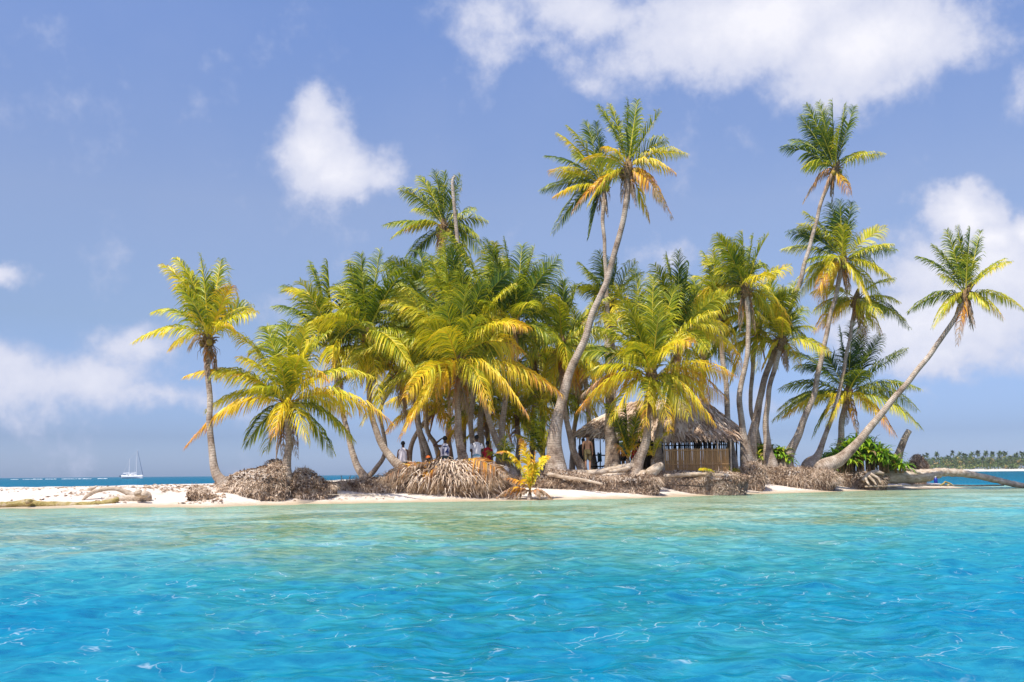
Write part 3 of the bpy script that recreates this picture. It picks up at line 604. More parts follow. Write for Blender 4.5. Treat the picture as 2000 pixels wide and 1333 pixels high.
palm('palm with twin stemmed look whose round crown holds two coconuts', [(1506, 910, 38), (1497, 870, 24), (1497, 810, 18), (1508, 740, 16), (1526, 672, 18)],
     [(1502, 540, .28, .03), (1528, 560, .25, .03), (1552, 552, .25, .03), (1480, 580, .3, .1), (1445, 655, .48, .3), (1462, 690, .5, .3), (1490, 720, .6, .35), (1585, 640, .38, .25), (1562, 715, .58, .4), (1620, 690, .45, .3), (1512, 600, .35, .05, -1), (1570, 600, .3, .12), (1455, 620, .45, .25)],
     50.6, 50.6, 4, 2.7, 3, seed=26, age=.36, leaf=.78, elr=(-20, 55))
palm('very tall thin palm leaning right with the highest crown on the right', [(1466, 910, 46), (1468, 880, 32), (1480, 800, 22), (1500, 720, 19), (1530, 640, 17), (1558, 560, 15), (1585, 470, 13), (1608, 385, 12), (1630, 335, 15)],
     [(1526, 290, .12, .2, .2), (1545, 275, .2, .22, .8), (1562, 228, .2, .08, .2), (1575, 205, .22, .04, -.2), (1600, 200, .18, .02, .3), (1625, 197, .15, .0, -.2), (1650, 205, .2, .02, .3), (1668, 208, .2, .02, -.3), (1725, 302, .5, .18, 0),
      (1568, 330, .5, .25, -.6), (1660, 380, .7, .35, -.5), (1650, 350, .5, .4, .4), (1570, 395, .95, .4, .2), (1605, 400, .97, .3, -.3), (1640, 250, .45, .08, -.9), (1600, 250, .3, .1, -.8), (1690, 300, .3, .2, .8)],
     51, 51, 2, 2.5, 3, seed=27, age=.22, leaf=.7, dead=2, elr=(0, 60))
palm('tall palm with broad shaggy crown below the highest right crown', [(1532, 912, 46), (1545, 880, 28), (1572, 820, 20), (1596, 740, 17), (1615, 650, 15), (1632, 580, 14), (1645, 515, 18)],
     [(1540, 455, .2, .2, .3), (1562, 440, .4, .22, -.2), (1572, 415, .4, .14, .5), (1622, 398, .18, .02, .3), (1640, 392, .25, .01, -.3), (1662, 396, .18, .02, .3), (1730, 445, .4, .1, .2), (1748, 490, .25, .16, .3), (1742, 478, .3, .14, -.6), (1738, 540, .5, .25, -.4),
      (1590, 580, .7, .35, -.8), (1600, 600, .6, .3, .5), (1560, 545, .35, .25, .4), (1700, 590, .5, .35, -.6), (1575, 510, .3, .2, -.6), (1648, 440, .35, .02, -1), (1725, 590, .4, .3, .6)],
     51.2, 51.5, 6, 2.9, 5, seed=28, age=.28, leaf=.82, dead=3, elr=(-40, 30))
palm('thin brown stemmed palm whose ragged crown sits low behind the shaggy one', [(1580, 912, 42), (1598, 890, 22), (1612, 850, 15), (1636, 780, 13), (1652, 700, 12), (1664, 640, 12), (1672, 590, 16)],
     [(1765, 625, .25, .2, .4), (1755, 590, .45, .2), (1745, 545, .4, .15), (1720, 650, .6, .3), (1690, 670, .7, .35), (1610, 640, .6, .3), (1590, 610, .4, .2), (1775, 640, .15, .25, .6), (1700, 640, .5, .3, -.6)],
     52.5, 53, 5, 2.6, 2, seed=29, age=.4, leaf=.75, dead=3, elr=(-50, 20))
palm('dark green palm with spiky crown above the green strap leaf bush', [(1640, 900, 30), (1641, 870, 22), (1646, 820, 19), (1655, 775, 20)],
     [(1538, 690, .08, .2, .3), (1555, 720, .12, .3, -.3), (1525, 760, .2, .25, .2), (1512, 820, .35, .22, .1), (1530, 815, .6, .2, -.7), (1640, 640, .1, .02, .4), (1665, 630, .08, .0, -.3), (1690, 638, .1, .02, .3), (1720, 655, .15, .02, .4), (1770, 685, .2, .08, .1), (1795, 760, .3, .2, .2), (1700, 690, .2, .08, -.6),
      (1800, 838, .5, .35, -.3), (1748, 850, .72, .4, -.8), (1618, 830, .5, .5, -1), (1790, 800, .2, .35, .5), (1600, 680, .1, .1, .8), (1700, 800, .5, .5, -1), (1585, 780, .2, .3, .6), (1590, 850, .3, .4, .4)],
     53.4, 53.4, 3, 3.2, 0, seed=30, age=.14, leaf=.9, elr=(-20, 40))
palm('far right palm whose long stem leans steeply right out over the water', [(1606, 917, 44), (1640, 898, 34), (1672, 868, 26), (1720, 810, 21), (1775, 745, 18), (1825, 680, 16), (1862, 628, 15), (1885, 578, 18)],
     [(1792, 502, .15, .18, .3), (1822, 480, .2, .14, .5), (1850, 450, .2, .04, -.2), (1870, 442, .18, .02, .3), (1895, 445, .2, .02, -.2), (1915, 452, .22, .02, .3), (1962, 506, .42, .12, 0), (1774, 610, .3, .28, .2), (1822, 640, .45, .35, -.5), (1842, 620, .5, .35, .4),
      (2000, 605, .4, .24, .3), (1958, 622, .55, .35, -.4), (1930, 600, .5, .3, -.7), (1870, 672, .93, .3, -.3), (1890, 500, .35, .04, -.8), (1838, 540, .3, .2, -.5), (1900, 640, .95, .3, .3)],
     51, 50.7, 1, 2.7, 3, seed=31, age=.26, leaf=.68, dead=2, elr=(0, 60))
# darker palms deep in the grove
BK = [('deep grove palm with straight stem just left of the man in the jersey', [(835, 924, 20), (822, 860, 16), (808, 780, 14), (800, 650, 16)], 47, 31),
      ('deep grove palm with stem bending right beside the orange cap', [(846, 924, 20), (832, 870, 17), (816, 810, 15), (822, 700, 16)], 46, 32),
      ('deep grove palm whose stem leans left behind the jersey man', [(868, 924, 18), (850, 870, 15), (832, 815, 13), (842, 600, 15)], 48, 33),
      ('deep grove palm with thin stem just right of the large middle stem', [(930, 924, 22), (924, 860, 18), (920, 790, 16), (940, 650, 16)], 44.5, 34),
      ('dark stemmed grove palm behind the man in the white tee', [(945, 924, 24), (940, 860, 20), (940, 780, 18), (960, 600, 16)], 46.5, 35),
      ('pale stemmed palm slanting down right beside the white tee', [(1000, 926, 30), (982, 885, 22), (955, 820, 18), (935, 760, 16), (910, 650, 16)], 43, 36),
      ('palm at the back of the grove under the upright fronds', [(1040, 915, 18), (1040, 840, 15), (1045, 700, 16)], 50, 37),
      ('shaded palm at the back left of the hut roof', [(1160, 905, 18), (1150, 820, 15), (1140, 700, 16)], 53, 38),
      ('shaded palm rising behind the hut ridge', [(1360, 900, 18), (1370, 800, 15), (1372, 655, 16)], 54, 39),
      ('slim palm behind the hut at its right end', [(1490, 900, 22), (1480, 850, 14), (1466, 780, 13), (1480, 640, 15)], 52, 40)]
for lb, pt, d, sd_ in BK:
    palm(lb, pt, [], d, d, 19, 3.6, 3, seed=sd_, age=.16 + .09 * (sd_ % 3), leaf=.95, elr=(-62, 72), dead=2)
LOW = [('low palm filling the gap behind the pale slanting stem', [(958, 918, 16), (955, 880, 15), (950, 810, 15)], 47.5, 91), ('low yellow palm between the young fan palm and the dark thin stem', [(1012, 915, 16), (1012, 880, 15), (1010, 820, 15)], 48.5, 92),
       ('low palm at the back left of the tallest stem', [(1062, 912, 16), (1060, 860, 15), (1058, 790, 15)], 51, 93), ('low palm behind the small left wing of the hut roof', [(1118, 905, 16), (1122, 850, 15), (1128, 780, 15)], 54, 94), ('low dark palm behind the seated people', [(800, 920, 16), (806, 860, 15), (850, 800, 15)], 49.5, 95)]
for lb, pt, d, sd_ in LOW:
    palm(lb, pt, [], d, d, 20, 2.8, 0, seed=sd_, age=.22 + .1 * (sd_ % 3), leaf=.8, elr=(-45, 75), dead=1)
# bare stems
def bare(label, pts, d, seed, name='palm_stump', cat='dead palm trunk'):
    P3 = [(*P(px, py, d), wd * .36 * mpp(d)) for px, py, wd in pts]; sp_ = spline(P3, 14)
    A = np.array(sp_); S = np.concatenate([[0], np.linalg.norm(np.diff(A[:, :3], axis=0), axis=1).cumsum()]); ss = np.arange(0, S[-1], .045)
    B = np.stack([np.interp(ss, S, A[:, k]) for k in range(4)], 1); tm = MB()
    tm.tube([tuple(b_[:3]) for b_ in B], (B[:, 3] * (1 + .07 * ((ss * 10.5) % 1 - .5))).tolist(), 14, 0, (ss + seed).tolist(), jit=.03)
    return tm.build(name, M_TRUNK, None, True, label, cat)
bare('tall bare headless palm trunk in front of the high coconut crown', [(905, 905, 18), (903, 700, 15), (897, 520, 12), (889, 420, 10), (884, 360, 9), (888, 344, 7)], 50, 61, 'dead_palm_trunk')
bare('short broken palm stump leaning right behind the strap leaf bush', [(1752, 900, 26), (1758, 880, 20), (1768, 855, 17), (1776, 841, 15)], 54.5, 62)
# young palms
def young(label, base, fr_, d, rt=.05, leaf=.4, seed=1, name='young_palm', bag=.4, wid=.05):
    return palm(label, [(base[0], base[1], 8), (base[0] + 1, base[1] - 8, 8)], fr_, d, d, 0, 1, 0, seed, age=bag, leaf=leaf, heart=False, cat='young palm', name=name, dead=0, wid=wid)
young('young palm with round fan of fronds left of the tallest stem', (1058, 905), [(1050, 800, .2, 0), (1032, 812, .25, .05), (1068, 806, .25, .03), (1010, 850, .5, .2), (1085, 835, .4, .15), (1020, 830, .4, .1), (1075, 850, .45, .2), (1042, 822, .2, .04, .3)], 43.5, seed=71, leaf=.5)
young('bright yellow and orange young palm in front on the wet sand', (1034, 972), [(972, 884, .62, .42, -.1), (1018, 858, .66, .22, -.15), (1072, 892, .55, .3, .1), (1045, 885, .62, .02, 0), (972, 972, .78, .3, -.2), (985, 935, .80, .2, .1),
       (1078, 974, .9, .4, .1), (1060, 968, .95, .35, -.2), (1025, 940, .6, .5, -.35), (990, 976, .97, .2, .1), (1005, 975, .99, .25, 0)], 38.3, seed=72, leaf=.30, wid=.085)
young('yellowing young palm growing beside the sitting area left of the hut', (1226, 906), [(1200, 815, .35, .2), (1185, 790, .25, .2), (1222, 780, .15, .02), (1250, 800, .4, .1), (1238, 850, .6, .05), (1215, 850, .6, .05), (1205, 870, .7, .1), (1270, 838, .5, .3), (1245, 870, .6, .2)], 45.2, seed=73, leaf=.5)
young('small lime green palm seedling hanging over the bank', (1432, 930), [(1412, 905, .4, .2), (1430, 948, .5, .4), (1445, 950, .55, .3), (1458, 945, .45, .3), (1420, 915, .42, .1), (1440, 925, .5, .2, -.4)], 47.3, seed=74, leaf=.36)
young('small green seedling in the shade between two grove stems', (980, 915), [(955, 885, .4, .3), (1000, 870, .3, .1), (1010, 905, .4, .3), (990, 850, .3, .1)], 42.6, seed=75, leaf=.36)
young('single broad young frond beside the hut post', (1275, 905), [(1250, 850, .45, .3), (1310, 845, .42, .3), (1262, 880, .62, .1), (1290, 870, .4, .3)], 44.8, seed=76, leaf=.4)
# ---------------------------------------------------------------- root banks and mounds
def bank(name, label, cat, prof, d, th, m_, fib=0, seed=1, rough=.14, flen=(.15, .45), fa=(.2, .9), over=.1, thick=.009, top=0.1, radial=None):
    # prof: (x, top y, bottom y) in photograph pixels; a lump of earth and roots with that outline, d metres away and th metres deep
    rn = random.Random(seed); pr = spline(prof, 8); mb = MB(); rows = []; n = 22; c0 = []
    for i, (px, ty, by) in enumerate(pr):
        e = math.sin(math.pi * min(1, max(0, (i + .35) / (len(pr) - .3)))) ** .35
        bt = G(px, by, 0) if False else P(px, by, d); tp = P(px, ty, d + th * .4); row = []
        zb = min(bt.z, ground(bt.x, d)) - .15
        for k in range(n):
            q = math.pi * k / (n - 1); cy = d + th * .5
            yy = cy - math.cos(q) * th * .5 * e * (1 + over * math.sin(2 * q)); zz = bt.z + (tp.z - bt.z) * (math.sin(q) ** .8)
            if k in (0, n - 1): zz = zb
            x = bt.x + (tp.x - bt.x) * math.sin(q)
            v = Vector((x, yy, zz)); nz = fbm(x * 1.3 + seed, yy * 1.3 + zz * 1.9, 4, 1.3) * rough * 2.2 + fbm(x + seed * 3, zz * 1.7 + yy, 3, 6) * rough * .5
            dirv = Vector((0, -math.cos(q), math.sin(q) * .5)); row.append(v + dirv * nz)
        rows.append(row)
    # sloping ends
    for side, src in ((0, rows[0]), (-1, rows[-1])):
        c = sum(src, Vector()) / len(src); cap = [c + (p_ - c) * .3 + Vector(((-1 if side == 0 else 1) * .12, 0, -.04)) for p_ in src]
        if side == 0: rows.insert(0, cap)
        else: rows.append(cap)
    mb.grid(rows, 0, .3)
    o = mb.build(name, m_, None, False, label, cat)
    if fib:
        fb = MB()
        for _ in range(int(fib * (1 if radial else 1.15))):
            i = rn.randrange(1, len(rows) - 1); kf = .45 + rn.betavariate(1.05, 2.2) * n * (.75 if radial else .55); k = min(n - 2, int(kf)); kr = kf - k
            p0 = rows[i][k].lerp(rows[i][k + 1], kr).lerp(rows[i + 1 if i + 1 < len(rows) else i][k], rn.random() * .5) + Vector((rn.uniform(-.06, .06), -.01, rn.uniform(-.03, .03)))
            pn = fbm(p0.x * 1.1 + seed, p0.z * 2.2, 3, 1.2)
            if pn < -.06 and rn.random() < .75: continue
            ln = rn.uniform(*flen) * (1 + pn)
            if radial is not None:
                rc = P(radial[0], radial[1], d + th * .6); o_ = (p0 - rc); o_.y = -abs(o_.y) - .2; out = (o_.normalized() + Vector((rn.gauss(0, .5), rn.gauss(0, .3), rn.gauss(.1, .3)))).normalized()
                p1 = p0 + out * ln * .5 + Vector((0, 0, .03)); p2 = p1 + (out + Vector((0, 0, -.8))).normalized() * ln * .5
            else:
                out = Vector((rn.gauss(0, .9), -rn.uniform(.0, .8), rn.gauss(top * .3, .6))).normalized(); dn_ = rn.uniform(.1, 1.0) * (1.3 if k < n * .3 else .5)
                p1 = p0 + out * ln * .45; p2 = p1 + (out * .7 + Vector((rn.gauss(0, .4), 0, -dn_))).normalized() * ln * .55
            s = Vector((1, rn.uniform(-.5, .5), rn.uniform(-.6, .6))).normalized() * thick * rn.uniform(.6, 1.6)
            fb.add([p0 - s, p0 + s, p1 + s, p1 - s, p2], [(0, 1, 2, 3), (3, 2, 4)], 0, min(1, max(0, rn.uniform(*fa) + pn * 1.5)))
        for _ in range(int(fib * .8)):
            i = rn.randrange(1, len(rows) - 1); k = rn.randrange(0, int(n * .62)); c_ = rows[i][k].lerp(rows[i][k + 1], rn.uniform(.4 if k == 0 else 0, 1)) + Vector((rn.uniform(-.12, .12), -.02, rn.uniform(0, .04))); L_ = rn.uniform(.02, .065)
            a_ = Vector((rn.gauss(0, 1), rn.gauss(0, 1), rn.gauss(0, .6))).normalized() * L_; b_ = a_.orthogonal().normalized() * L_ * rn.uniform(.3, .8); h_ = a_.cross(b_).normalized() * L_ * .4
            if h_.y > 0: h_ = -h_
            fb.add([c_ - a_, c_ - b_, c_ + a_, c_ + b_, c_ + h_], [(0, 1, 4), (1, 2, 4), (2, 3, 4), (3, 0, 4)], 0, min(1, max(0, rn.gauss(.55, .25) + 1.4 * fbm(c_.x * 1.1 + seed, c_.z * 2.2, 3, 1.2))))
        fb.build('root_fibres', M_ROOT, o)
    return o
bank('root_mound', 'big grey mound of matted roots and rubble between the two leftmost palms', 'root mound', [(424, 945, 978), (440, 935, 979), (470, 922, 979), (500, 916, 979), (528, 912, 978), (545, 908, 974), (555, 918, 972)], 35.4, 2.6, M_MOUND, 2600, 1, .20, fa=(.25, 1), flen=(.12, .32))
bank('root_mound', 'dark peak of earth and roots directly left of the stout low palm foot', 'root mound', [(498, 925, 950), (515, 912, 950), (530, 900, 950), (542, 898, 950), (552, 910, 950)], 37.4, 1.6, M_MOUND, 500, 2, .12, fa=(.1, .7), flen=(.1, .25))
bank('root_mound', 'brown root mound sloping right from the stout low palm foot', 'root mound', [(538, 942, 972), (552, 938, 972), (575, 926, 970), (590, 917, 966), (610, 925, 963), (628, 940, 960), (645, 947, 958)], 36.3, 2.0, M_MOUND, 2200, 3, .16, fa=(.1, .9), flen=(.12, .3))
bank('root_bank', 'thin strip of dry roots and husks along the sand left of the litter pile', 'root bank', [(610, 946, 958), (650, 944, 957), (690, 940, 956), (720, 934, 957), (760, 935, 957), (790, 938, 957)], 38.2, 2.2, M_LITTER, 2600, 4, .10, fa=(.3, 1), flen=(.15, .4))
bank('litter_pile', 'large heap of dry brown palm fronds hiding the legs of the man in jersey 14', 'frond pile', [(735, 945, 957), (770, 928, 958), (800, 915, 958), (840, 906, 958), (880, 903, 958), (920, 908, 957), (950, 922, 955), (975, 936, 953), (990, 944, 952)], 38.6, 1.6, M_LITTER, 3200, 5, .20, fa=(.3, 1), flen=(.3, .8), thick=.017, radial=(868, 900))
bank('root_bank', 'dark fibrous root bank under the foot of the tallest palm', 'root bank', [(985, 942, 951), (1020, 933, 950), (1055, 928, 951), (1090, 919, 951), (1130, 925, 951), (1180, 932, 951), (1230, 929, 952), (1270, 930, 951), (1288, 938, 948)], 40.9, 1.9, M_MOUND, 4200, 6, .10, fa=(.1, .75), flen=(.15, .4))
bank('root_bank', 'sandy topped root bank in front of the reed wall of the hut', 'root bank', [(1278, 924, 944), (1310, 922, 946), (1350, 921, 947), (1400, 922, 946), (1440, 926, 943), (1462, 932, 942)], 43.6, 2.2, M_MOUND, 2400, 7, .10, fa=(.15, .8), flen=(.12, .3))
bank('root_ball', 'pale knotted root ball below the two crossing palm stems', 'root ball', [(1444, 920, 944), (1456, 908, 948), (1470, 903, 950), (1484, 908, 949), (1496, 922, 946)], 46.9, 1.8, M_MOUND, 1500, 8, .14, fa=(.3, 1), flen=(.2, .5))
bank('root_bank', 'long root bank fringed with hanging roots under the far right leaning palm', 'root bank', [(1486, 914, 946), (1510, 912, 947), (1550, 914, 948), (1590, 916, 948), (1620, 920, 947), (1638, 932, 945)], 49.4, 2.4, M_MOUND, 4200, 9, .10, fa=(.15, .9), flen=(.2, .5))
bank('root_bank', 'dark tangle of dead leaves and roots under the strap leaf bush', 'root bank', [(1634, 930, 943), (1660, 923, 945), (1690, 922, 945), (1715, 927, 943), (1735, 934, 941)], 52.0, 1.4, M_MOUND, 1300, 10, .14, fa=(.0, .55), flen=(.2, .5))
bank('root_ball', 'upright shaggy root cone of a fallen palm at the right tip of the island', 'root ball', [(1776, 914, 924), (1783, 898, 924), (1790, 889, 924), (1799, 892, 923), (1807, 905, 922), (1811, 916, 921)], 55.5, 1.0, M_MOUND, 1600, 11, .07, fa=(.2, .8), flen=(.12, .32), top=.9)
bank('coconut_stump', 'small dark rooted stump lying on the sand left of the grey mound', 'tree stump', [(368, 970, 981), (376, 954, 983), (388, 951, 983), (400, 957, 983), (412, 966, 983), (426, 974, 982)], 34.4, .9, M_MOUND, 700, 12, .08, fa=(.0, .6), flen=(.1, .25))
for i, (x, y, wd, lb) in enumerate([(1664, 949, 30, 'yellowish coral stone at the foot of the right root bank'), (1568, 958, 20, 'flat brown stone at the waterline below the right root bank'), (1722, 955, 10, 'small pale stone in the shallows below the fallen trunk'), (1748, 956, 20, 'mossy stone in the shallows below the fallen trunk'), (1812, 954, 34, 'low flat mossy stone in the shallows near the blue bottle')]):
    dd = G(x, y).y - .2; mb = MB(); c = P(x, y - 1, dd); mb.ball(c, wd * .5 * mpp(dd), 0, 0, 14, (1, .7, .32), .5); mb.build('stone', M_MOSSLOG, None, False, lb, 'stone')

# dry fronds lying over the heap
rn = random.Random(99)
FR = [((870, 902), (770, 948)), ((862, 904), (800, 955)), ((880, 904), (850, 955)), ((890, 905), (905, 955)), ((900, 905), (945, 950)), ((930, 912), (975, 945)), ((845, 908), (742, 940)), ((905, 900), (990, 930)), ((868, 905), (825, 950)), ((920, 906), (935, 952))]
for i, (a_, b_) in enumerate(FR):
    f = MB(); frond(f, P(a_[0], a_[1], 39.6), P(b_[0], b_[1], 38.2), .20, rn.uniform(.86, .98), rn, leaf=.75, stem=.02, dens=22, wid=.05, droop=1.8, roll=rn.uniform(-.3, .3))
    lbs = ['dry frond lying down the far left flank of the litter heap', 'dry frond spilling left of centre down the litter heap', 'dry frond hanging down the centre of the litter heap', 'dry frond just right of the centre of the litter heap', 'dry frond on the right flank of the litter heap', 'dry frond at the right foot of the litter heap',
           'dry frond reaching left toward the strip of husks', 'dry frond lying flat right over the litter heap top', 'dry frond between left and centre of the litter heap', 'short dry frond right of the centre fronds on the heap']
    f.build('fallen_frond', [M_FROND, M_RACHIS], None, False, lbs[i], 'palm frond', 'dry fronds lying on the litter heap')
for (a_, b_, ag, lb) in [((820, 903), (790, 925), .45, 'green yellow frond sticking out of the left side of the litter heap'), ((905, 908), (938, 911), .68, 'orange frond lying on top of the litter heap'), ((1395, 923), (1365, 918), .5, 'small yellow frond lying before the reed wall')]:
    f = MB(); dd_ = 40.2 if a_[0] < 1000 else 43.8
    frond(f, P(*a_, dd_), P(*b_, dd_ - .8), .15, ag, rn, leaf=.22, stem=.02, dens=30, wid=.05); f.build('fallen_frond', [M_FROND, M_RACHIS], None, False, lb, 'palm frond')
# twig lying on the sand and its like
def log(name, label, cat, pts, d0, d1, m_, knots=(), seed=0, jit=.05, sides=12, branches=()):
    n = len(pts); P3 = []
    for i, (px, py, wd) in enumerate(pts):
        d = d0 + (d1 - d0) * i / (n - 1); P3.append((*P(px, py, d), wd * .5 * mpp(d)))
    S_ = spline(P3, 9); mb = MB()
    rad = [s[3] * (1 + .16 * noise.noise(Vector((i * .35, seed * 7.1, 0)))) for i, s in enumerate(S_)]
    mb.tube([tuple(s[:3]) for s in S_], rad, sides, 0, 0, True, jit)
    for bp_ in branches:
        B3 = [(*P(px, py, dd), wd * .5 * mpp(dd)) for px, py, wd, dd in bp_]; B_ = spline(B3, 6); mb.tube([tuple(s[:3]) for s in B_], [s[3] for s in B_], 8, 0, 0, True, jit)
    for (kx_, ky_, kr) in knots: mb.ball(P(kx_, ky_, d0), kr * mpp(d0), 0, 0, 10, (1, 1, .8), .4)
    return mb.build(name, m_, None, True, label, cat)
log('driftwood_log', 'long greenish log half in the water at the far left', 'driftwood', [(-60, 982, 13), (0, 986, 12), (40, 985, 11), (90, 986, 13), (150, 987, 13), (200, 984, 12), (232, 975, 9)], 33.6, 34.2, M_MOSSLOG, [(56, 980, 7)], 1, branches=[[(10, 985, 8, 33.8), (30, 983, 8, 33.9), (55, 978, 7, 34), (75, 982, 5, 34)]])
log('driftwood_branch', 'arched bleached branch curving over the sand at left', 'driftwood', [(160, 978, 4), (175, 966, 8), (195, 957, 9), (225, 955, 8), (245, 961, 10), (262, 970, 13), (274, 978, 9)], 34.8, 35.2, M_DRIFT, [], 2)
log('driftwood_stump', 'split grey driftwood stump at the right foot of the arched branch', 'driftwood', [(200, 978, 6), (215, 977, 14), (240, 976, 15), (262, 975, 20), (282, 972, 24), (288, 972, 18)], 34.4, 35.0, M_DRIFT, [(270, 964, 9), (282, 966, 8)], 3, .12)
log('driftwood_branch', 'reddish brown forked branch lying behind the arched branch', 'driftwood', [(108, 973, 4), (130, 968, 7), (152, 964, 8), (172, 958, 6), (185, 952, 4)], 37, 37.4, M_DRIFT, [(140, 966, 6)], 4, .12, branches=[[(150, 964, 5, 37), (130, 960, 4, 37.3), (112, 962, 2, 37.5)], [(165, 960, 5, 37), (178, 955, 7, 37), (190, 950, 3, 37)]])
log('driftwood_log', 'smooth pale bent log between the tallest palm foot and the spreading palm foot', 'driftwood', [(1105, 921, 9), (1130, 924, 12), (1165, 923, 13), (1200, 916, 11), (1222, 911, 10), (1240, 912, 14)], 42.6, 43.4, M_DRIFT, [], 5, branches=[[(1190, 922, 6, 42.8), (1205, 920, 8, 43), (1230, 914, 9, 43.2)]])
log('driftwood_log', 'rounded cut log leaning at the foot behind the spreading palm', 'driftwood', [(1292, 908, 12), (1284, 914, 18), (1274, 922, 22), (1268, 928, 18)], 42.8, 42.4, M_DRIFT, [], 6)
bank('stone', 'small brown stone between the spreading palm foot and the cut log', 'stone', [(1246, 925, 932), (1254, 918, 932), (1264, 920, 932), (1268, 927, 932)], 42.5, .5, M_DRIFT, 0, 14, .04)
log('fallen_palm', 'thick bleached fallen palm trunk lying at the right end of the island', 'fallen trunk', [(1704, 932, 24), (1730, 932, 26), (1765, 932, 27), (1800, 930, 25), (1822, 927, 22), (1840, 922, 16)], 53.0, 54.0, M_DRIFT, [], 7, .07)
log('fallen_palm', 'long thin fallen trunk reaching right down into the water', 'fallen trunk', [(1828, 922, 16), (1850, 923, 16), (1880, 925, 14), (1910, 930, 13), (1950, 939, 12), (1985, 947, 11), (2010, 950, 9)], 54.0, 56.0, M_DRIFT, [], 8, .05)
log('driftwood_branch', 'grey branch lying on top of the thick fallen trunk', 'driftwood', [(1746, 912, 7), (1765, 913, 9), (1785, 920, 7), (1798, 925, 3)], 53.4, 53.2, M_DRIFT, [], 9)
log('driftwood_branch', 'thin dark pole lying along the waterline at the far right', 'driftwood', [(1690, 951, 3), (1760, 949, 3), (1830, 948, 3.5), (1900, 949, 3.5), (1960, 948, 3)], 51.5, 56, M_DRIFT, [], 10, .1)
log('driftwood_stump', 'small brown root stump piece just right of the blue bottle', 'driftwood', [(1836, 949, 3), (1842, 946, 4), (1847, 941, 3)], 52, 52.2, M_MOSSLOG, [(1852, 948, 3)], 11, .15, branches=[[(1847, 942, 3, 52), (1856, 945, 3, 52), (1863, 950, 2, 52)]])
log('driftwood_branch', 'grey twisted root fanning over the litter right of the strap leaf bush', 'driftwood', [(1685, 940, 8), (1696, 928, 10), (1712, 922, 8), (1726, 926, 5)], 51.7, 51.9, M_DRIFT, [], 12, .12, branches=[[(1696, 930, 6, 51.6), (1706, 940, 5, 51.5), (1712, 948, 3, 51.4)], [(1700, 926, 6, 51.6), (1714, 934, 5, 51.5), (1720, 944, 3, 51.4)], [(1690, 934, 5, 51.6), (1694, 942, 5, 51.5), (1698, 948, 3, 51.4)]])
log('twig', 'thin pale stick lying on the bare sand below the strip of husks', 'twig', [(640, 966, 1.2), (690, 967, 1.6), (745, 969, 1.6), (770, 973, 2.2)], 35.4, 35.6, M_DRIFT, [], 13)
log('twig', 'thin forked dead branch on the sand below the sandy topped bank', 'twig', [(1292, 946, 1.2), (1330, 948, 2), (1368, 950, 2), (1395, 949, 1)], 42.3, 42.4, M_DARKPOLE, [], 14, branches=[[(1340, 948, 1.5, 42.3), (1350, 938, 1, 42.5)], [(1368, 950, 1.5, 42.4), (1362, 940, 1, 42.5)]])
log('driftwood_log', 'pale weathered log lying along the sandy bank before the reed wall', 'driftwood', [(1296, 930, 5), (1330, 928, 8), (1370, 927, 8), (1410, 929, 8), (1444, 932, 5)], 43.5, 43.9, M_DRIFT, [], 21, .08)
log('driftwood_branch', 'grey root running down the face of the bank under the tallest palm', 'driftwood', [(1070, 926, 8), (1100, 932, 7), (1140, 938, 6), (1178, 946, 4)], 40.9, 40.4, M_DRIFT, [], 22, .1)
# blue bottle
mb = MB(); c = P(1828, 944, 53.2); s = mpp(53.2)
rows = []
for z, r_ in ((0, 3.2), (.3, 3.4), (7.5, 3.4), (9, 2.6), (10, 1.5), (11.2, 1.4)):
    rows.append([c + Vector((math.cos(q) * r_ * s, math.sin(q) * r_ * s, z * s)) for q in [6.283 * k / 12 for k in range(12)]])
mb.grid(rows, 0, 0, True, True)
bt = mb.build('bottle', plain('blue_plastic', (.015, .03, .30), .35, .5), None, True, 'small dark blue plastic bottle tucked against the fallen trunk', 'bottle')
mb = MB(); mb.tube([c + Vector((0, 0, 11 * s)), c + Vector((0, 0, 13 * s))], 1.7 * s, 10); mb.build('cap', plain('white_plastic', (.7, .7, .72), .4), bt)

# ---------------------------------------------------------------- broad leaved bushes
def strapbush(label, cx_, cy_, wpx, hpx, d, n, seed, ln=.85, age=.35):
    rn = random.Random(seed); base = P(cx_, cy_, d); root = empty('strap_leaf_bush', base, label, 'bush', 'green strap leaf bushes')
    fo = MB(); st = MB(); wx, hz = wpx * mpp(d) / 2, hpx * mpp(d)
    for i in range(n):
        u = rn.uniform(-1, 1); v = rn.uniform(-1, 1); hh = (1 - abs(u) ** 2.4) * (1 - .35 * v * v)
        c = base + Vector((u * wx * .9, v * wx * .55, 0)); top = c + Vector((0, 0, hz * hh * rn.uniform(.35, .95) * .78))
        st.tube([c - Vector((0, 0, .2)), top], [.05, .035], 5, 0, .5)
        for k in range(15):
            q = rn.uniform(0, 6.28); o = Vector((math.cos(q), math.sin(q), 0)); L_ = ln * rn.uniform(.55, 1.1); e = rn.uniform(.2, 1.35)
            wd = rn.uniform(.05, .085); ag = min(1, max(0, rn.gauss(age, .17) + (.5 if rn.random() < .03 else 0)))
            s = Vector((-o.y, o.x, 0)); pts = []
            pos = top.copy(); dr = o * math.cos(e) + Vector((0, 0, math.sin(e)))
            rows = []
            for j, ww in enumerate((.5, 1, 1.1, .8, .1)):
                rows.append([pos - s * wd * ww + Vector((0, 0, .015)), pos, pos + s * wd * ww + Vector((0, 0, .015))])
                pos = pos + dr * L_ / 4.5; dr = (dr + Vector((0, 0, -.42 * (1 + j * .25))) + Vector(WIND) * .08).normalized()
            fo.grid(rows, 0, ag)
    arrs(fo, np.array(st.v), st.f, st.a, 1); fo.build('foliage', [M_BROAD, M_HEART], root)
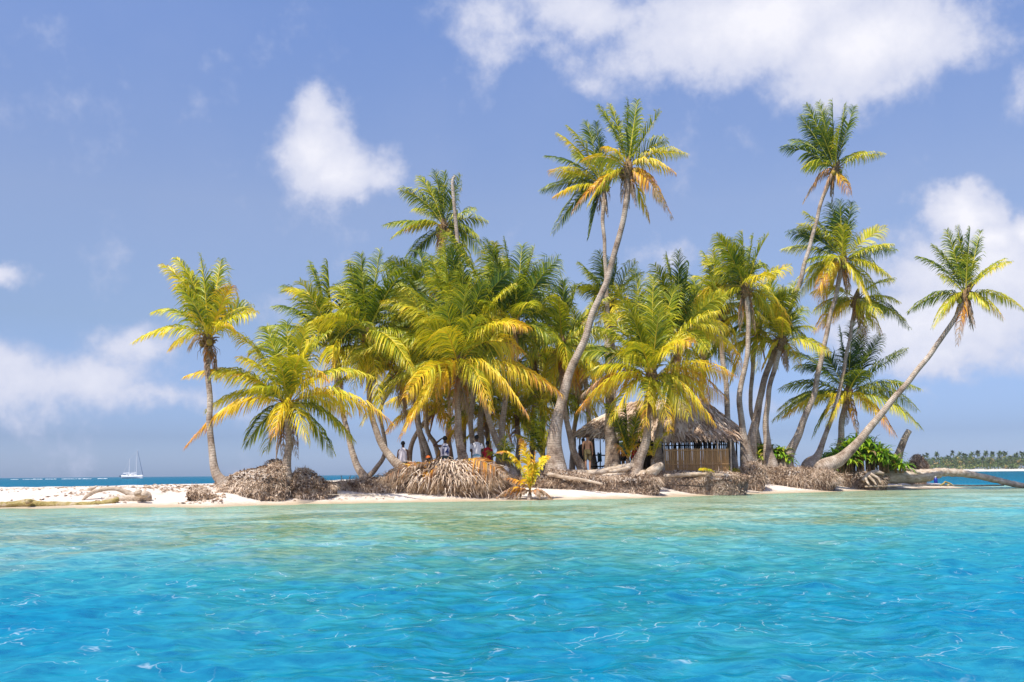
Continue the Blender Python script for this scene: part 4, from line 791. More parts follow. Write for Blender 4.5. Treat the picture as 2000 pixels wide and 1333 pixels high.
strapbush('wide glossy green strap leaf bush behind the far right leaning stem', 1678, 918, 158, 72, 53.6, 125, 81, 1.05, .58)
strapbush('small green strap leaf bush seen between the crossing palm stems', 1506, 908, 70, 54, 51.5, 40, 82, .8, .7)

# bits of wood, husk and shell washed up on the sand
rn = random.Random(31); mb = MB()
def fleck(px0, px1, y0, y1, n, sz=(.02, .10), m_=0, fa=(.1, .9)):
    for _ in range(n):
        q = G(rn.uniform(px0, px1), rn.triangular(y0, y1, y1 - 4), .45); z = ground(q.x, q.y)
        if z < .08 or fbm(q.x, q.y, 3, .55) < rn.uniform(-.1, .25): continue
        L_ = rn.uniform(*sz); a_ = rn.uniform(0, 3.14); d1 = Vector((math.cos(a_), math.sin(a_), rn.uniform(-.1, .3))) * L_; d2 = Vector((-math.sin(a_), math.cos(a_), rn.uniform(0, .5))) * L_ * rn.uniform(.15, .5); c_ = Vector((q.x, q.y, z + .02)); h_ = Vector((0, 0, L_ * .3))
        mb.add([c_ - d1, c_ - d2, c_ + d1, c_ + d2, c_ + h_], [(0, 1, 4), (1, 2, 4), (2, 3, 4), (3, 0, 4)], 0, rn.uniform(*fa))
fleck(-150, 440, 951, 966, 2600); fleck(280, 440, 950, 972, 1500, (.03, .14)); fleck(60, 300, 958, 972, 700, (.03, .12)); fleck(560, 760, 955, 962, 500); fleck(1280, 1480, 944, 952, 300); fleck(1480, 1840, 946, 955, 500)
mb.build('beach_debris', M_ROOT, None, False, 'small bits of husk, twig and shell strewn over the pale sand', 'beach debris', None, 'stuff', (0, 0, 0))
# ---------------------------------------------------------------- thatched hut
rn = random.Random(5)
HB = P(1360, 915, 47); hut = empty('thatched_hut', HB, 'open sided hut with shaggy palm thatch roof and reed wall', 'hut')
th = MB(); under = MB()
def thatch(a, b_, c_, d_, rows=12, cols=60, sl=(.4, .7)):
    rows = int(rows * 1.25); cols = int(cols * 1.7)
    # a-b eave (left to right), d-c ridge
    a, b_, c_, d_ = map(Vector, (a, b_, c_, d_)); nrm = (b_ - a).cross(d_ - a).normalized()
    if nrm.z < 0: nrm = -nrm
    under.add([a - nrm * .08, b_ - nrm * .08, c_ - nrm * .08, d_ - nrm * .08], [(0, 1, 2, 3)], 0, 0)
    for r in range(rows):
        v = r / rows
        for k in range(cols):
            u = (k + rn.uniform(-.5, .5)) / cols; vv = max(-.02, v + rn.uniform(-.5, .5) / rows) + .06
            vv = min(vv, 1.0)
            p_ = (a * (1 - u) + b_ * u) * (1 - vv) + (d_ * (1 - u) + c_ * u) * vv
            dn = ((a * (1 - u) + b_ * u) - (d_ * (1 - u) + c_ * u)).normalized()
            ln = rn.uniform(*sl); sd_ = dn.cross(nrm).normalized() * rn.uniform(.010, .036); lat = dn.cross(nrm) * rn.gauss(0, .20)
            n0 = nrm * (rn.uniform(.0, .12) + fbm(p_.x, p_.z, 3, .8) * .25); p0 = p_ + n0; d1_ = (dn + lat + nrm * rn.uniform(-.02, .16)).normalized()
            p1 = p0 + d1_ * ln * .5; p2 = p1 + (d1_ + Vector((0, 0, -rn.uniform(.05, .55)))).normalized() * ln * .5
            tw = nrm * rn.uniform(-.03, .03)
            th.add([p0 - sd_, p0 + sd_, p1 + sd_ * 1.2 + tw, p1 - sd_ * 1.2 - tw, p2 + sd_ * .6, p2 - sd_ * .4], [(0, 1, 2, 3), (3, 2, 4, 5)], 0, min(1, max(0, rn.gauss(.66, .2) + fbm(p0.x * 1.2, p0.z * 1.6, 3, 1) * .9)))
E0 = P(1280, 860, 46.3); E1 = P(1432, 858, 46.3); E2 = P(1449, 842, 49.5); E3 = P(1442, 862, 54)
R0 = P(1265, 786, 49.4); R1 = P(1366, 782, 49.6); B0 = P(1280, 862, 54)
thatch(E0, E1, R1, R0, 15, 85); thatch(E1, E2, R1, R1, 12, 34); thatch(E2, E3, R1, R1, 10, 30); thatch(E3, B0, R0, R1, 9, 50)
W0 = P(1122, 852, 48.6); W1 = P(1292, 852, 48.0); W2 = P(1290, 782, 50); W3 = P(1222, 790, 50.5); W4 = P(1128, 852, 53)
thatch(W0, W1, W2, W3, 13, 80); thatch(W4, W0, W3, W3, 11, 30); thatch(B0, W4, W3, W2, 9, 50)
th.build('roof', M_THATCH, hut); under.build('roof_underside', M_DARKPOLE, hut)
# reed wall: one standing screen of canes
rw_ = MB(); a = P(1299, 913, 45.2); b_ = P(1424, 910, 45.6); zt = P(1299, 877, 45.2).z; n = 120
for i in range(n):
    q = a.lerp(b_, (i + .5) / n); r_ = (b_ - a).length / n * .5 * rn.uniform(.75, 1.05); zz = zt + rn.uniform(-.03, .03)
    rw_.tube([Vector((q.x, q.y + rn.uniform(-.012, .012), a.z - .35)), Vector((q.x + rn.uniform(-.01, .01), q.y, zz))], r_, 5, 0)
for zz in (zt - .08, a.z + .12): rw_.tube([Vector((a.x, a.y - .04, zz)), Vector((b_.x, b_.y - .04, zz))], .02, 6)
rw_.build('reed_wall', M_REED, hut)
sw = MB(); sw.tube([P(1286, 871, 49.6), P(1432, 869, 49.6)], .03, 6); sw.tube([P(1286, 902, 49.6), P(1432, 900, 49.6)], .03, 6)
sw = sw.build('stick_wall', M_DARKPOLE, hut)
def sticks(a, b_, n, z0, z1):
    for i in range(n):
        q = a.lerp(b_, (i + rn.uniform(.1, .9)) / n); r_ = rn.uniform(.018, .036); k = MB()
        k.tube([Vector((q.x, q.y, z0)), Vector((q.x + rn.uniform(-.05, .05), q.y, z1 + rn.uniform(-.05, .1)))], r_, 5, 0, 0, True, .05); k.build('stick', M_DARKPOLE, sw)
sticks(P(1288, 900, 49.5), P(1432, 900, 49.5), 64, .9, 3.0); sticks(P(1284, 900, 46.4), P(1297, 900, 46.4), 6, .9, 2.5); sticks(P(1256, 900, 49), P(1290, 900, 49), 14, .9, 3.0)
dk = MB()
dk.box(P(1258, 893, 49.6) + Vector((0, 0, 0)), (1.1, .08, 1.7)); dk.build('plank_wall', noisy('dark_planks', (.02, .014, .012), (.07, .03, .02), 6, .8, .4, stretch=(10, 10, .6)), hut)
def pole(px, y0, y1, d, wd, m_, name='post'):
    k = MB(); a_ = P(px, y0, d); c_ = P(px, y1, d); a_.z = min(a_.z, ground(a_.x, a_.y) - .1); k.tube([a_, (a_ + c_) / 2 + Vector((rn.uniform(-.02, .02), 0, 0)), c_], [wd * .5 * mpp(d), wd * .46 * mpp(d), wd * .42 * mpp(d)], 8, 0, 0, True, .06); return k.build(name, m_, hut, True)
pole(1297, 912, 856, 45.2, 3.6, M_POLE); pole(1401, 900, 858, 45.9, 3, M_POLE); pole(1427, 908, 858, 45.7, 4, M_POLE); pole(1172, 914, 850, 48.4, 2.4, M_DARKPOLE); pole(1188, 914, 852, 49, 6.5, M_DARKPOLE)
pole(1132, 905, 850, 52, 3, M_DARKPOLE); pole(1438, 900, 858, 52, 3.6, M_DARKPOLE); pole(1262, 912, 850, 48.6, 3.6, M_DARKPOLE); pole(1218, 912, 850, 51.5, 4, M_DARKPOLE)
for (x0, y0, x1, y1) in ((1150, 889, 1188, 890), (1152, 912, 1188, 911)):
    k = MB(); k.tube([P(x0, y0, 48.7), P(x1, y1, 48.7)], .03, 6); k.build('rail', M_DARKPOLE, hut)
k = MB(); k.tube([P(1176, 913, 48.6), P(1186, 905, 48.8)], .03, 6); k.build('rail', M_DARKPOLE, hut)
# flippers hung on the post
k = MB(); s = mpp(48.2); c = P(1171, 893, 48.25)
for dx, rot in ((-1.5, .12), (1.6, -.05)):
    rows = []
    for z, wd, t_ in ((9, 1.2, 1.2), (6, 2.0, 1.6), (2, 2.2, 1.4), (-3, 2.6, .8), (-9, 3.4, .5)):
        rows.append([c + Vector(((dx + z * rot * -1 + sx * wd) * s, sy * t_ * s, z * s)) for sx, sy in ((-1, -.5), (-.5, -1), (.5, -1), (1, -.5), (1, .5), (.5, 1), (-.5, 1), (-1, .5))])
    k.grid(rows, 0, 0, True, True)
k.tube([c + Vector((-1 * s, 0, -8 * s)), c + Vector((-9 * s, 0, -13 * s))], [1.6 * s, .5 * s], 6)
k.build('swim_fins', plain('dark_teal_rubber', (.01, .06, .08), .5), None, True, 'dark teal swim fins hanging on the thin hut post', 'swim fins')

# ---------------------------------------------------------------- people
SK1 = plain('dark_skin', (.11, .055, .032), .55, var=.08); SK2 = plain('tanned_skin', (.52, .29, .17), .55, var=.06); SK3 = plain('pink_skin', (.62, .33, .24), .55, var=.06)
HAIR = plain('black_hair', (.012, .010, .009), .6); HAIR2 = plain('brown_hair', (.10, .05, .025), .6)
def skin_obj(name, nodes, edges, m_, parent, lv=2):
    me = bpy.data.meshes.new(name); me.from_pydata([n_[0] for n_ in nodes], edges, []); me.materials.append(m_)
    o = bpy.data.objects.new(name, me); col.objects.link(o); o.parent = parent
    o.modifiers.new('skin', 'SKIN'); ly = me.skin_vertices[0] if me.skin_vertices else None
    if ly is None:
        bpy.context.view_layer.objects.active = o
    ly = me.skin_vertices[0]
    for i, n_ in enumerate(nodes):
        r_ = n_[1]; ly.data[i].radius = r_ if hasattr(r_, '__len__') else (r_, r_); ly.data[i].use_root = (i == 0)
    o.modifiers['skin'].use_smooth_shade = True
    sb_ = o.modifiers.new('sub', 'SUBSURF'); sb_.levels = 1; sb_.render_levels = lv
    return o
def person(label, px, py, d, H, skin, rz=0, pose='stand', arms=('down', 'down'), hair=HAIR, top=None, sleeve=False, shorts=None, trousers=False, cap=None, group='people standing in the palm grove', lean=0.0, beard=False, glasses=False, hem=.86, strap=False):
    # px, py: head top in the photograph. local frame: +y is the way the person faces
    tp = P(px, py, d); s = H / 1.75; fz = tp.z - (H if pose == 'stand' else .98 * s)
    root = empty('person', (tp.x, tp.y, fz), label, 'person', group, rz); root.scale = (s, s, s)
    n = []; e = []
    def nd(x, y, z, r_, par=None):
        n.append(((x, y, z), r_)); i = len(n) - 1
        if par is not None: e.append((par, i))
        return i
    if pose == 'stand': hz = .92; fold = 0
    else: hz = .16; fold = 1
    Lx = lambda z: lean * (z - hz)
    pel = nd(0, 0, hz, (.145, .115)); 
    sp1 = nd(0, Lx(hz + .16), hz + .16, (.125, .095), pel); ch = nd(0, Lx(hz + .36), hz + .36, (.155, .105), sp1); nb = nd(0, Lx(hz + .50), hz + .50, (.085, .07), ch)
    nk = nd(0, Lx(hz + .56) + .01, hz + .56, .052, nb); h1 = nd(0, Lx(hz + .62) + .02, hz + .635, (.066, .075), nk); h2 = nd(0, Lx(hz + .7) + .015, hz + .715, (.076, .09), h1); h3 = nd(0, Lx(hz + .78), hz + .79, (.06, .07), h2)
    nd(0, Lx(hz + .68) + .118, hz + .675, .014, h1)                                       # nose
    hd = Vector((0, Lx(hz + .7) + .015, hz + .71))
    for sx in (-1, 1): nd(sx * .088, hd.y - .01, hz + .69, .012, h2)                       # ears
    J = {}
    for k, sx in enumerate((-1, 1)):
        st_ = arms[k]; cy_ = Lx(hz + .44)
        sh = nd(sx * .185, cy_, hz + .44, .062, ch); S = Vector(n[sh][0])
        if st_ == 'down': E = S + Vector((sx * .045, -.01, -.28)); Wp = E + Vector((sx * .0, .07, -.25)); Hd = Vector((0, .03, -1)).normalized()
        elif st_ == 'bent': E = S + Vector((sx * .08, .03, -.27)); Wp = E + Vector((-sx * .10, .22, .02)); Hd = Vector((-sx * .6, .8, .1)).normalized()
        elif st_ == 'brow': E = S + Vector((sx * .27, .06, .02)); Wp = Vector((sx * .11, .10 + Lx(hz + .7), hz + .745)); Hd = Vector((-sx, .35, .05)).normalized()
        elif st_ == 'hip': E = S + Vector((sx * .14, -.05, -.25)); Wp = Vector((sx * .17, -.02, hz + .05)); Hd = Vector((-sx * .5, .3, -.8)).normalized()
        else: E = S + Vector((sx * .02, .2, -.18)); Wp = E + Vector((-sx * .02, .2, -.10)); Hd = Vector((0, .8, -.5)).normalized()
        up_ = nd(*((S + E) / 2), .048, sh); el_ = nd(*E, .040, up_); fo_ = nd(*((E + Wp) / 2), .038, el_); wr = nd(*Wp, .026, fo_)
        pm = Wp + Hd * .06; pa = nd(*pm, (.036, .018), wr); lat = Hd.cross(Vector((0, 0, 1)) if abs(Hd.z) < .8 else Vector((sx, 0, 0))).normalized()
        for f_, ln in ((-1.5, .065), (-.5, .08), (.5, .075), (1.5, .058)):
            b0 = pm + Hd * .035 + lat * f_ * .019; a_ = nd(*b0, .0095, pa); m_ = nd(*(b0 + (Hd + Vector((-sx * .2, .1, 0))) * ln * .5), .0085, a_); nd(*(b0 + (Hd * .9 + Vector((-sx * .45, .2, 0))) * ln), .007, m_)
        tb = pm - Hd * .02 + lat * .03; a_ = nd(*tb, .011, pa); nd(*(tb + Hd * .045 + lat * .02), .0085, a_)
        J['S%d' % k] = S; J['E%d' % k] = E
        # legs
        if not fold:
            ft = .05 * (1 if sx > 0 else -1) if arms[0] != 'brow' else 0
            hp = nd(sx * .09, 0, hz - .06, .085, pel); kn0 = nd(sx * .10, .01, hz - .25, .075, hp); kn = nd(sx * .10, .025 + ft, .48, .055, kn0); cf = nd(sx * .10, -.01 + ft, .34, .053, kn); an = nd(sx * .10, -.03 + ft, .09, .035, cf)
            hl = nd(sx * .10, -.04 + ft, .045, .035, an); fm = nd(sx * .11, .07 + ft, .035, (.038, .028), hl); nd(sx * .12, .16 + ft, .025, (.036, .018), fm)
            J['K%d' % k] = Vector((sx * .10, .025 + ft, .48)); J['A%d' % k] = Vector((sx * .10, -.03 + ft, .09))
        else:
            hp = nd(sx * .10, .06, hz + .0, .085, pel); kn = nd(sx * .16, .38, hz + .22, .058, hp); an = nd(sx * .13, .50, .07, .037, kn); nd(sx * .14, .66, .03, (.037, .022), an)
            J['K%d' % k] = Vector((sx * .16, .38, hz + .22)); J['A%d' % k] = Vector((sx * .13, .5, .07))
    skin_obj('body', n, e, skin, root)
    def ring(z, rx, ry, y=0, x=0, N_=16, p=2.4):
        o = []
        for k in range(N_):
            q = 6.2832 * k / N_; c_, s_ = math.cos(q), math.sin(q); o.append(Vector((x + rx * math.copysign(abs(c_) ** (2 / p), c_), y + ry * math.copysign(abs(s_) ** (2 / p), s_), z)))
        return o
    W = wloc(root)
    def local(mb, name, m_, par=None, smooth=True):
        mb.v = [tuple(Vector(v_) + W) for v_ in mb.v]; o = mb.build(name, m_, par or root, smooth, origin=W); o.location = (0, 0, 0); return o
    # hair: a cap of its own over the crown and back of the head
    hm = MB(); rows = []
    for i in range(7):
        ph = math.pi * (i / 6) * (.62); row = []
        for j in range(16):
            q = 6.2832 * j / 16; back = .5 - .5 * math.sin(q); z_ = math.cos(ph * (.72 + .4 * back)); rr_ = math.sin(ph * (.72 + .4 * back))
            v_ = hd + Vector((.094 * rr_ * math.cos(q), .110 * rr_ * math.sin(q) - .004, .018 + .112 * z_)); row.append(v_ * 1.0 + Vector((0, 0, 0)))
        rows.append(row)
    hm.grid(rows, 0, 0, True); local(hm, 'hair', hair)
    if cap:
        cm = MB(); rows = []
        for i in range(6):
            ph = math.pi / 2 * i / 5; rows.append([hd + Vector((.104 * math.sin(ph) * math.cos(q), .122 * math.sin(ph) * math.sin(q), .035 + .105 * math.cos(ph))) for q in [6.2832 * j / 16 for j in range(16)]])
        cm.grid(rows, 0, 0, True); cm.add([hd + Vector((x_, y_, z_)) for x_, y_, z_ in ((-.085, .07, .045), (.085, .07, .045), (.06, .19, .03), (-.06, .19, .03), (-.085, .07, .035), (.085, .07, .035), (.06, .19, .022), (-.06, .19, .022))], [(0, 1, 2, 3), (7, 6, 5, 4), (3, 2, 6, 7), (0, 3, 7, 4), (1, 5, 6, 2)]); local(cm, 'cap', cap)
    if glasses:
        gm = MB()
        for sx in (-1, 1): gm.ball(hd + Vector((sx * .033, .094, .0)), .026, 0, 0, 8, (1, .4, .75))
        gm.box(hd + Vector((0, .10, .005)), (.02, .008, .006)); local(gm, 'sunglasses', HAIR)
    if top is not None:
        t_ = MB(); z0 = hz - .92 + hem
        if fold: z0 = hz - .04
        rows = [ring(z0, .180, .135, Lx(z0)), ring(z0 + .015, .184, .140, Lx(z0)), ring(hz + .16, .165, .122, Lx(hz + .16)), ring(hz + .34, .198, .132, Lx(hz + .34)), ring(hz + .44, .178 if not strap else .16, .112, Lx(hz + .44)), ring(hz + .50, .14 if not strap else .12, .092, Lx(hz + .5)), ring(hz + .545, .075, .07, Lx(hz + .545))]
        t_.grid(rows, 0, 0, True)
        if sleeve:
            for k in (0, 1):
                S, E = J['S%d' % k], J['E%d' % k]; t_.tube([S - (E - S) * .16 + Vector((0, 0, .0)), S - (E - S) * .06, S + (E - S) * .12, S + (E - S) * .6], [.02, .052, .066, .064], 12, 0, 0, False)
        so = local(t_, 'shirt', top)
    else: so = None
    if shorts is not None:
        t_ = MB(); t_.grid([ring(hz + .09, .158, .122), ring(hz + .07, .165, .128), ring(hz - .03, .182, .138, 0), ring(hz - .12, .180, .130)], 0, 0, True)
        for k, sx in enumerate((-1, 1)):
            K_, A_ = J['K%d' % k], J['A%d' % k]; h_ = Vector((sx * .09, 0 if not fold else .05, hz - .06))
            if trousers: t_.tube([h_, h_.lerp(K_, .5), K_, K_.lerp(A_, .5), A_ + Vector((0, 0, .03))], [.100, .092, .078, .070, .062], 12, 0, 0, False)
            else: t_.tube([h_, h_.lerp(K_, .4), h_.lerp(K_, .92)], [.105, .102, .094], 12, 0, 0, False)
        local(t_, 'trousers' if trousers else 'shorts', shorts)
    return root, so, hz
TEE = noisy('white_tee_print', (.62, .62, .66), (.86, .86, .88), 7, .8, .1); GREY = plain('grey_white_jersey', (.62, .60, .66), .8, var=.04); WT = plain('white_cotton', (.74, .70, .76), .8, var=.05)
DKSH = plain('dark_denim', (.03, .045, .05), .8); BLSH = noisy('blue_patterned_cloth', (.02, .10, .22), (.35, .60, .70), 16, .8, 0); RED = plain('red_cloth', (.50, .02, .035), .8); NAVY = plain('navy_cloth', (.02, .03, .10), .8)
SURF = noisy('olive_patterned_cloth', (.02, .018, .015), (.22, .17, .07), 9, .8, 0, c3=(.16, .18, .17)); BLACK = plain('black_cloth', (.012, .013, .02), .7); TEAL = plain('teal_cloth', (.02, .25, .36), .7); ORG = plain('orange_cloth', (.75, .16, .03), .8)
NUM = plain('navy_print', (.015, .03, .14), .7)
GR = 'people gathered under the palms left of the large middle stem'
person('man in white tank top and dark shorts left of the straight grove stems', 787, 862, 42.2, 1.70, SK1, R(-8), hair=HAIR, top=WT, shorts=DKSH, strap=True, group=GR)
pr_, sh_, hz_ = person('man in grey white jersey number 14 shading his eyes with one hand', 869, 852, 41.2, 1.86, SK1, R(6), arms=('brow', 'down'), top=GREY, shorts=DKSH, hem=.72, strap=True, group=GR)
def text(body, size, parent, loc, m_, name='print', ext=.003):
    cu = bpy.data.curves.new(name, 'FONT'); cu.body = body; cu.size = size; cu.align_x = 'CENTER'; cu.align_y = 'CENTER'; cu.extrude = ext; cu.offset = .006; cu.materials.append(m_)
    o = bpy.data.objects.new(name, cu); col.objects.link(o); o.parent = parent; o.location = loc; o.rotation_euler = (R(90), 0, 0)
    bpy.context.view_layer.update(); me = bpy.data.meshes.new_from_object(o.evaluated_get(bpy.context.evaluated_depsgraph_get())); q = bpy.data.objects.new(name, me); col.objects.link(q); q.parent = parent; q.location = loc; q.rotation_euler = (R(90), 0, 0); me.materials.clear(); me.materials.append(m_)
    bpy.data.objects.remove(o); return q
text('14', .31, sh_, (0, -.142, hz_ + .22), NUM, 'number')
k = MB(); k.box(Vector((0, -.128, hz_ + .43)) + wloc(sh_), (.15, .012, .03)); o_ = k.build('name_bar', NUM, sh_, origin=wloc(sh_)); o_.location = (0, 0, 0)
person('man in white tee and blue patterned shorts right of the large middle stem', 931, 850, 41.6, 1.78, SK1, R(-5), arms=('bent', 'bent'), top=TEE, sleeve=True, shorts=BLSH, hem=.80, group=GR)
person('person in red shirt and navy trousers behind the man in the white tee', 952, 862, 43.2, 1.66, SK1, R(-20), top=RED, sleeve=True, shorts=NAVY, trousers=True, group=GR)
person('person in red shirt and teal shorts stooping between middle stem and white tee', 911, 872, 43.6, 1.45, SK1, R(60), arms=('fwd', 'fwd'), top=RED, sleeve=True, shorts=TEAL, lean=.3, group=GR)
person('seated person in orange cap and red shirt behind the litter heap', 836, 891, 40.8, 1.75, SK1, R(5), pose='sit', arms=('fwd', 'fwd'), top=RED, sleeve=True, shorts=DKSH, cap=ORG, group=GR)
person('seated person with black hair and black shirt right of the tank top man', 803, 904, 41.2, 1.75, SK1, R(20), pose='sit', arms=('fwd', 'fwd'), top=BLACK, sleeve=True, shorts=DKSH, group=GR)
GH = 'people standing at the open side of the hut'
person('shirtless man in dark patterned board shorts standing left of the hut post', 1147, 848, 45.6, 1.66, SK2, R(-6), hair=HAIR2, shorts=SURF, group=GH)
person('person in black clothes half hidden behind the shirtless man', 1139, 856, 46.6, 1.62, SK1, R(10), top=BLACK, sleeve=True, shorts=BLACK, trousers=True, group=GH)
person('dark haired person in sunglasses and blue top under the hut eave', 1219, 852, 47.4, 1.66, SK2, R(168), arms=('bent', 'bent'), top=TEAL, sleeve=True, shorts=BLACK, glasses=True, group=GH)
person('sunburnt person in red swimwear leaning forward beside the yellow young palm', 1236, 862, 46.8, 1.56, SK3, R(-70), arms=('fwd', 'fwd'), top=RED, shorts=BLACK, lean=.25, strap=True, group=GH)
# small things among the people
k = MB(); c = P(988, 918, 42.2); k.ball(c, .16, 0, 0, 12, (1, .8, .75), .35); k.tube([c + Vector((-.08, 0, .1)), c + Vector((0, 0, .2)), c + Vector((.08, 0, .1))], .015, 6); k.build('bag', plain('white_sack', (.7, .68, .66)), None, True, 'white cloth bag on the ground at the pale slanting stem', 'bag')
k = MB(); c = P(947, 912, 41.5); k.ball(c, .13, 0, 0, 12, (1.3, .8, .5), .3); k.tube([c + Vector((-.1, 0, .04)), c + Vector((0, 0, .13)), c + Vector((.1, 0, .04))], .012, 6); k.build('bag', plain('lime_sack', (.30, .60, .12)), None, True, 'lime green bag on the litter heap beside the white tee man', 'bag')

# ---------------------------------------------------------------- sailing boat
bd = 640.0; s = mpp(bd); WL = P(258, 935, bd); WL.z = 0
boat = empty('sailing_yacht', WL, 'white two masted sailing yacht anchored on the horizon at left', 'sailing boat')
WHT = plain('white_gelcoat', (.80, .80, .80), .35, var=.03); GLS = plain('dark_window', (.03, .035, .04), .2); ALU = plain('pale_mast', (.66, .68, .72), .4)
k = MB(); rows = []
for u in np.linspace(0, 1, 15):
    xx = (-20 + 41 * u) * s; wb = (.55 + .45 * math.sin(math.pi * min(1, u * 1.15 + .1))) * (1 - max(0, (u - .55) / .45) ** 2) * 5.2 * s + .02; zt = (5.2 + 1.4 * (2 * u - .9) ** 2) * s
    rows.append([WL + Vector((xx + (1 - z_) * -.0, y_ * wb * (.55 + .45 * z_), -.4 + (zt + .4) * z_)) for y_, z_ in ((-1, 1), (-1, .6), (-.8, .2), (0, 0), (.8, .2), (1, .6), (1, 1), (0, 1.02))])
k.grid(rows, 0, 0, True, True); hull = k.build('hull', WHT, boat, True)
k = MB(); rows = []
for u in np.linspace(0, 1, 9):
    xx = (-11 + 20 * u) * s; hh = (5.4 + 3.4 * math.sin(math.pi * (u * .82 + .12)) ** .6) * s; rows.append([WL + Vector((xx, y_ * s, z_)) for y_, z_ in ((-3, 4.6 * s), (-2.6, hh), (2.6, hh), (3, 4.6 * s))])
k.grid(rows, 0, 0, True, True); cab = k.build('cabin', WHT, boat)
k = MB(); k.box(WL + Vector((-6.5 * s, -3.0 * s, 6.6 * s)), (4 * s, .4 * s, 1.2 * s)); k.box(WL + Vector((2 * s, -3.0 * s, 6.6 * s)), (6 * s, .4 * s, .9 * s)); k.build('window', GLS, cab)
for (mx, hp) in ((-6, 38), (8, 55)):
    k = MB(); k.tube([WL + Vector((mx * s, 0, 4 * s)), WL + Vector((mx * s, 0, hp * s))], [.85 * s, .6 * s], 8); k.build('mast', ALU, boat)
    k = MB(); k.tube([WL + Vector((mx * s, 0, 10.5 * s)), WL + Vector(((mx - 11) * s, 0, 10 * s))], [.7 * s, .7 * s], 8); k.build('boom', WHT, boat)
k = MB(); k.tube([WL + Vector((20.5 * s, 0, 7 * s)), WL + Vector((9 * s, 0, 52 * s))], [.7 * s, .35 * s], 8); k.build('furled_sail', plain('blue_grey_canvas', (.12, .18, .30)), boat)
for a_, b_ in (((8, 54), (-6, 37)), ((-6, 37), (-19, 7)), ((8, 54), (3, 6))):
    k = MB(); k.tube([WL + Vector((a_[0] * s, 0, a_[1] * s)), WL + Vector((b_[0] * s, 0, b_[1] * s))], .14 * s, 5); k.build('stay', ALU, boat)
k = MB(); c_ = WL + Vector((-23.5 * s, 0, 4.6 * s)); k.ball(c_, 1.7 * s, 0, 0, 8, (1.2, 1, .7)); k.tube([c_, WL + Vector((-19 * s, 0, 5 * s))], .3 * s, 5); k.build('tender', plain('dark_dinghy', (.03, .05, .10)), boat, True)

# breaking waves on the reef far left
FOAM = plain('sea_foam', (.85, .87, .88), .9, var=.05)
k = MB(); rn = random.Random(3)
for (x0, x1, y_) in ((44, 78, 936.6), (88, 104, 936.9), (120, 176, 936.2), (20, 34, 936.8), (190, 204, 936.6), (530, 545, 934)):
    x_ = x0
    while x_ < x1:
        ww = rn.uniform(3, 9); d_ = 560 + rn.uniform(-15, 15); c_ = P(x_ + ww / 2, y_, d_); c_.z = .1; k.ball(c_, ww / 2 * mpp(d_), 0, 0, 10, (1, .5, .16), .5); x_ += ww * .8
k.build('surf', FOAM, None, True, 'white surf breaking on the reef far out at left', 'surf', None, 'stuff')

# ---------------------------------------------------------------- far island
D = 720.0; x0, x1 = cx(1770, D), cx(2500, D)
k = MB(); rows = []
for u in np.linspace(0, 1, 60):
    x_ = x0 + (x1 - x0) * u; e_ = min(1, u * 12); rows.append([Vector((x_, D - 26 + 6 * fbm(u * 20, 0) + dy * (.3 + .7 * e_), z_ * (.3 + .7 * e_) - .3 * (1 - e_))) for dy, z_ in ((-6, -.6), (2, .55), (8, 1.3), (16, 1.6), (60, 2.0), (120, -1))])
k.grid(rows); k.build('far_island_ground', noisy('far_sand', (.62, .55, .47), (.80, .74, .66), .3, .9, 0), None, True, kind='structure')
rn = random.Random(17)
FT = noisy('far_trunk', (.22, .18, .14), (.40, .34, .28), .5, .9, 0)
# the unbroken undergrowth and lower wood
k = MB()
for i in range(2200):
    u = rn.random() ** 1.0; x_ = x0 + 8 + (x1 - x0 - 8) * u; dy = rn.uniform(-10, 55); hh = (min(1, (x_ - x0) / 22) * .6 + .4) * (8.0 + 3.0 * fbm(x_ * .05, 3) * 2) * (.35 if dy < -4 else 1) * rn.uniform(.35, 1.0); hh = max(hh, 1.2)
    c_ = Vector((x_, D - 8 + dy, 1.2 + hh)); r_ = rn.uniform(1.0, 2.2); ag = rn.uniform(.1, .75) if hh < 4 else rn.uniform(0, .5)
    if rn.random() < .05: ag = .95
    for j in range(16):
        v_ = Vector((rn.gauss(0, 1), rn.gauss(0, .6), rn.gauss(0, .75))) * r_ * .75; a_ = Vector((rn.gauss(0, 1), rn.gauss(0, 1), rn.gauss(0, 1))).normalized() * rn.uniform(.4, 1.1); b_ = a_.orthogonal().normalized() * rn.uniform(.2, .6)
        p_ = c_ + v_; p_.z = max(p_.z, 1.0); k.add([p_ - a_, p_ - b_, p_ + a_, p_ + b_], [(0, 1, 2, 3)], 0, min(1, max(0, ag + rn.gauss(0, .1))))
k.build('far_undergrowth', M_FARLEAF, None, False, 'dense green wood along the shore of the distant island', 'distant wood', None, 'stuff')
protos = []
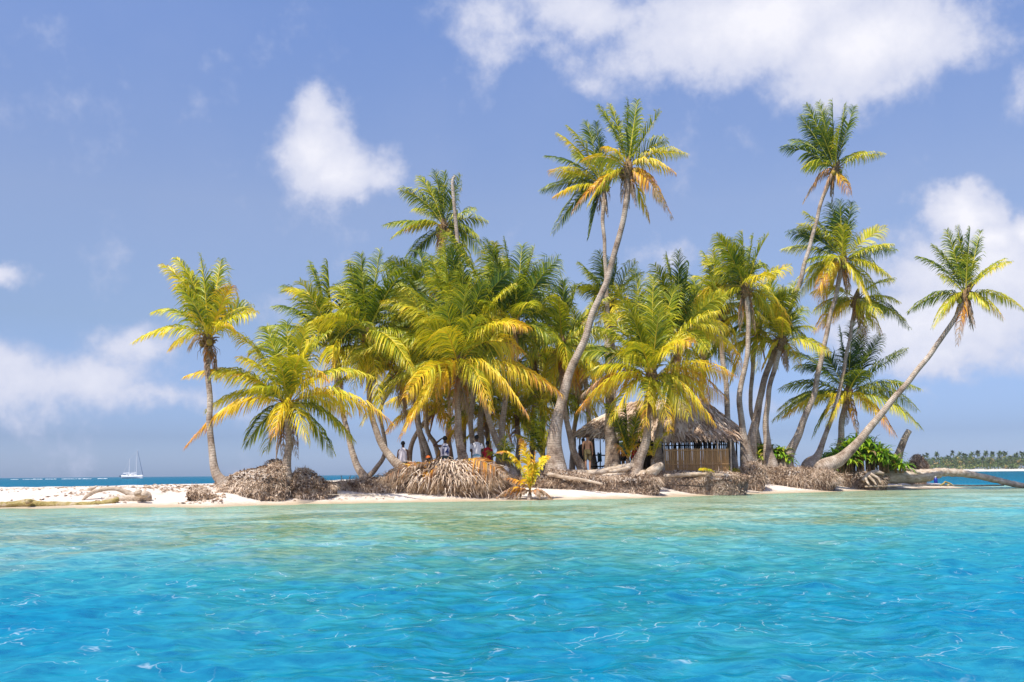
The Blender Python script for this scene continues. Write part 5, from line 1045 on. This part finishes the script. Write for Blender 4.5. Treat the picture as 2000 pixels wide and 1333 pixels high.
def farpalm(seed):
    rn = random.Random(seed); root = empty('distant_palm', (0, 0, 0), 'x', 'palm tree', 'palms rising over the distant island'); t_ = MB(); bend = rn.uniform(-1.2, 1.2)
    pts = [Vector((bend * (z_ / 10) ** 2, 0, z_)) for z_ in (0, 3, 6, 8.5, 10)]; t_.tube(pts, [.35, .26, .22, .2, .2], 6); C = pts[-1]; t_.build('trunk', FT, root, origin=(0, 0, 0)); f = MB()
    for j in range(24):
        q = rn.uniform(0, 6.28); e = rn.uniform(-.7, 1.35); o = Vector((math.cos(q) * math.cos(e), math.sin(q) * math.cos(e), math.sin(e))); p_ = C; s_ = Vector((-math.sin(q), math.cos(q), 0)); rows = []
        for w_ in (.1, .5, .55, .4, .05):
            rows.append([p_ - s_ * w_ + Vector((0, 0, -.3 * w_)), p_, p_ + s_ * w_ + Vector((0, 0, -.3 * w_))]); p_ = p_ + o * rn.uniform(.55, .8); o = (o + Vector((-.08, 0, -.38))).normalized()
        f.grid(rows, 0, rn.uniform(0, .45))
    f.build('crown', M_FARLEAF, root, origin=(0, 0, 0)); return root
protos = [farpalm(i) for i in range(4)]
spots = [(1803, 886), (1813, 884), (1827, 881), (1842, 892), (1850, 888), (1862, 879), (1866, 889), (1876, 882), (1881, 884), (1889, 886), (1893, 885), (1900, 882), (1907, 880), (1913, 879), (1923, 879), (1927, 881), (1936, 882), (1941, 881), (1948, 880), (1957, 881), (1961, 880), (1965, 884), (1982, 883), (1985, 886), (1993, 880), (2001, 884), (1821, 893), (1833, 893), (1856, 894), (1872, 892), (1917, 890), (1953, 890), (1972, 889), (1898, 891), (1931, 892), (2012, 882), (2030, 884)]
first = [True] * 4
names = ['slim', 'shaggy', 'leaning', 'tufted']
for i, (px, py) in enumerate(spots):
    pi_ = i % 4; src = protos[pi_]; d_ = D + rn.uniform(-5, 30); t_ = P(px, py, d_); hh = t_.z - 1.0
    if first[pi_]: r_ = src; first[pi_] = False
    else:
        r_ = src.copy(); col.objects.link(r_)
        for ch in src.children: c_ = ch.copy(); col.objects.link(c_); c_.parent = r_
    sc_ = hh / 12.0; r_.location = (t_.x, t_.y, 1.0); r_.scale = (.95, .95, sc_ if sc_ > .1 else .1); r_.rotation_euler.z = rn.uniform(-.5, .5)
    rank = sorted(s_[0] for s_ in spots).index(px) + 1
    ords = ['first', 'second', 'third', 'fourth', 'fifth', 'sixth', 'seventh', 'eighth', 'ninth', 'tenth', 'eleventh', 'twelfth', 'thirteenth', 'fourteenth', 'fifteenth', 'sixteenth', 'seventeenth', 'eighteenth', 'nineteenth', 'twentieth']
    o_ = ords[rank - 1] + ' from the left' if rank <= 19 else (ords[len(spots) - rank] + ' from the right' if len(spots) - rank < 20 else 'middle one')
    r_['label'] = 'distant ' + ('high' if py < 883 else 'low') + ' palm on the far island, ' + o_ + ' in its row'

# ---------------------------------------------------------------- air
if HAZE:
    k = MB(); k.box(Vector((0, 480, 14)), (1900, 1100, 64)); hm = bpy.data.materials.new('air'); hm.use_nodes = True; t = hm.node_tree; t.nodes.clear()
    pv = N(t, 'ShaderNodeVolumePrincipled'); pv.inputs['Color'].default_value = (.86, .90, 1, 1); pv.inputs['Density'].default_value = HAZE; pv.inputs['Anisotropy'].default_value = .2
    o = N(t, 'ShaderNodeOutputMaterial'); t.links.new(pv.outputs[0], o.inputs['Volume']); k.build('haze', hm, None, False, None, None, None, 'stuff')
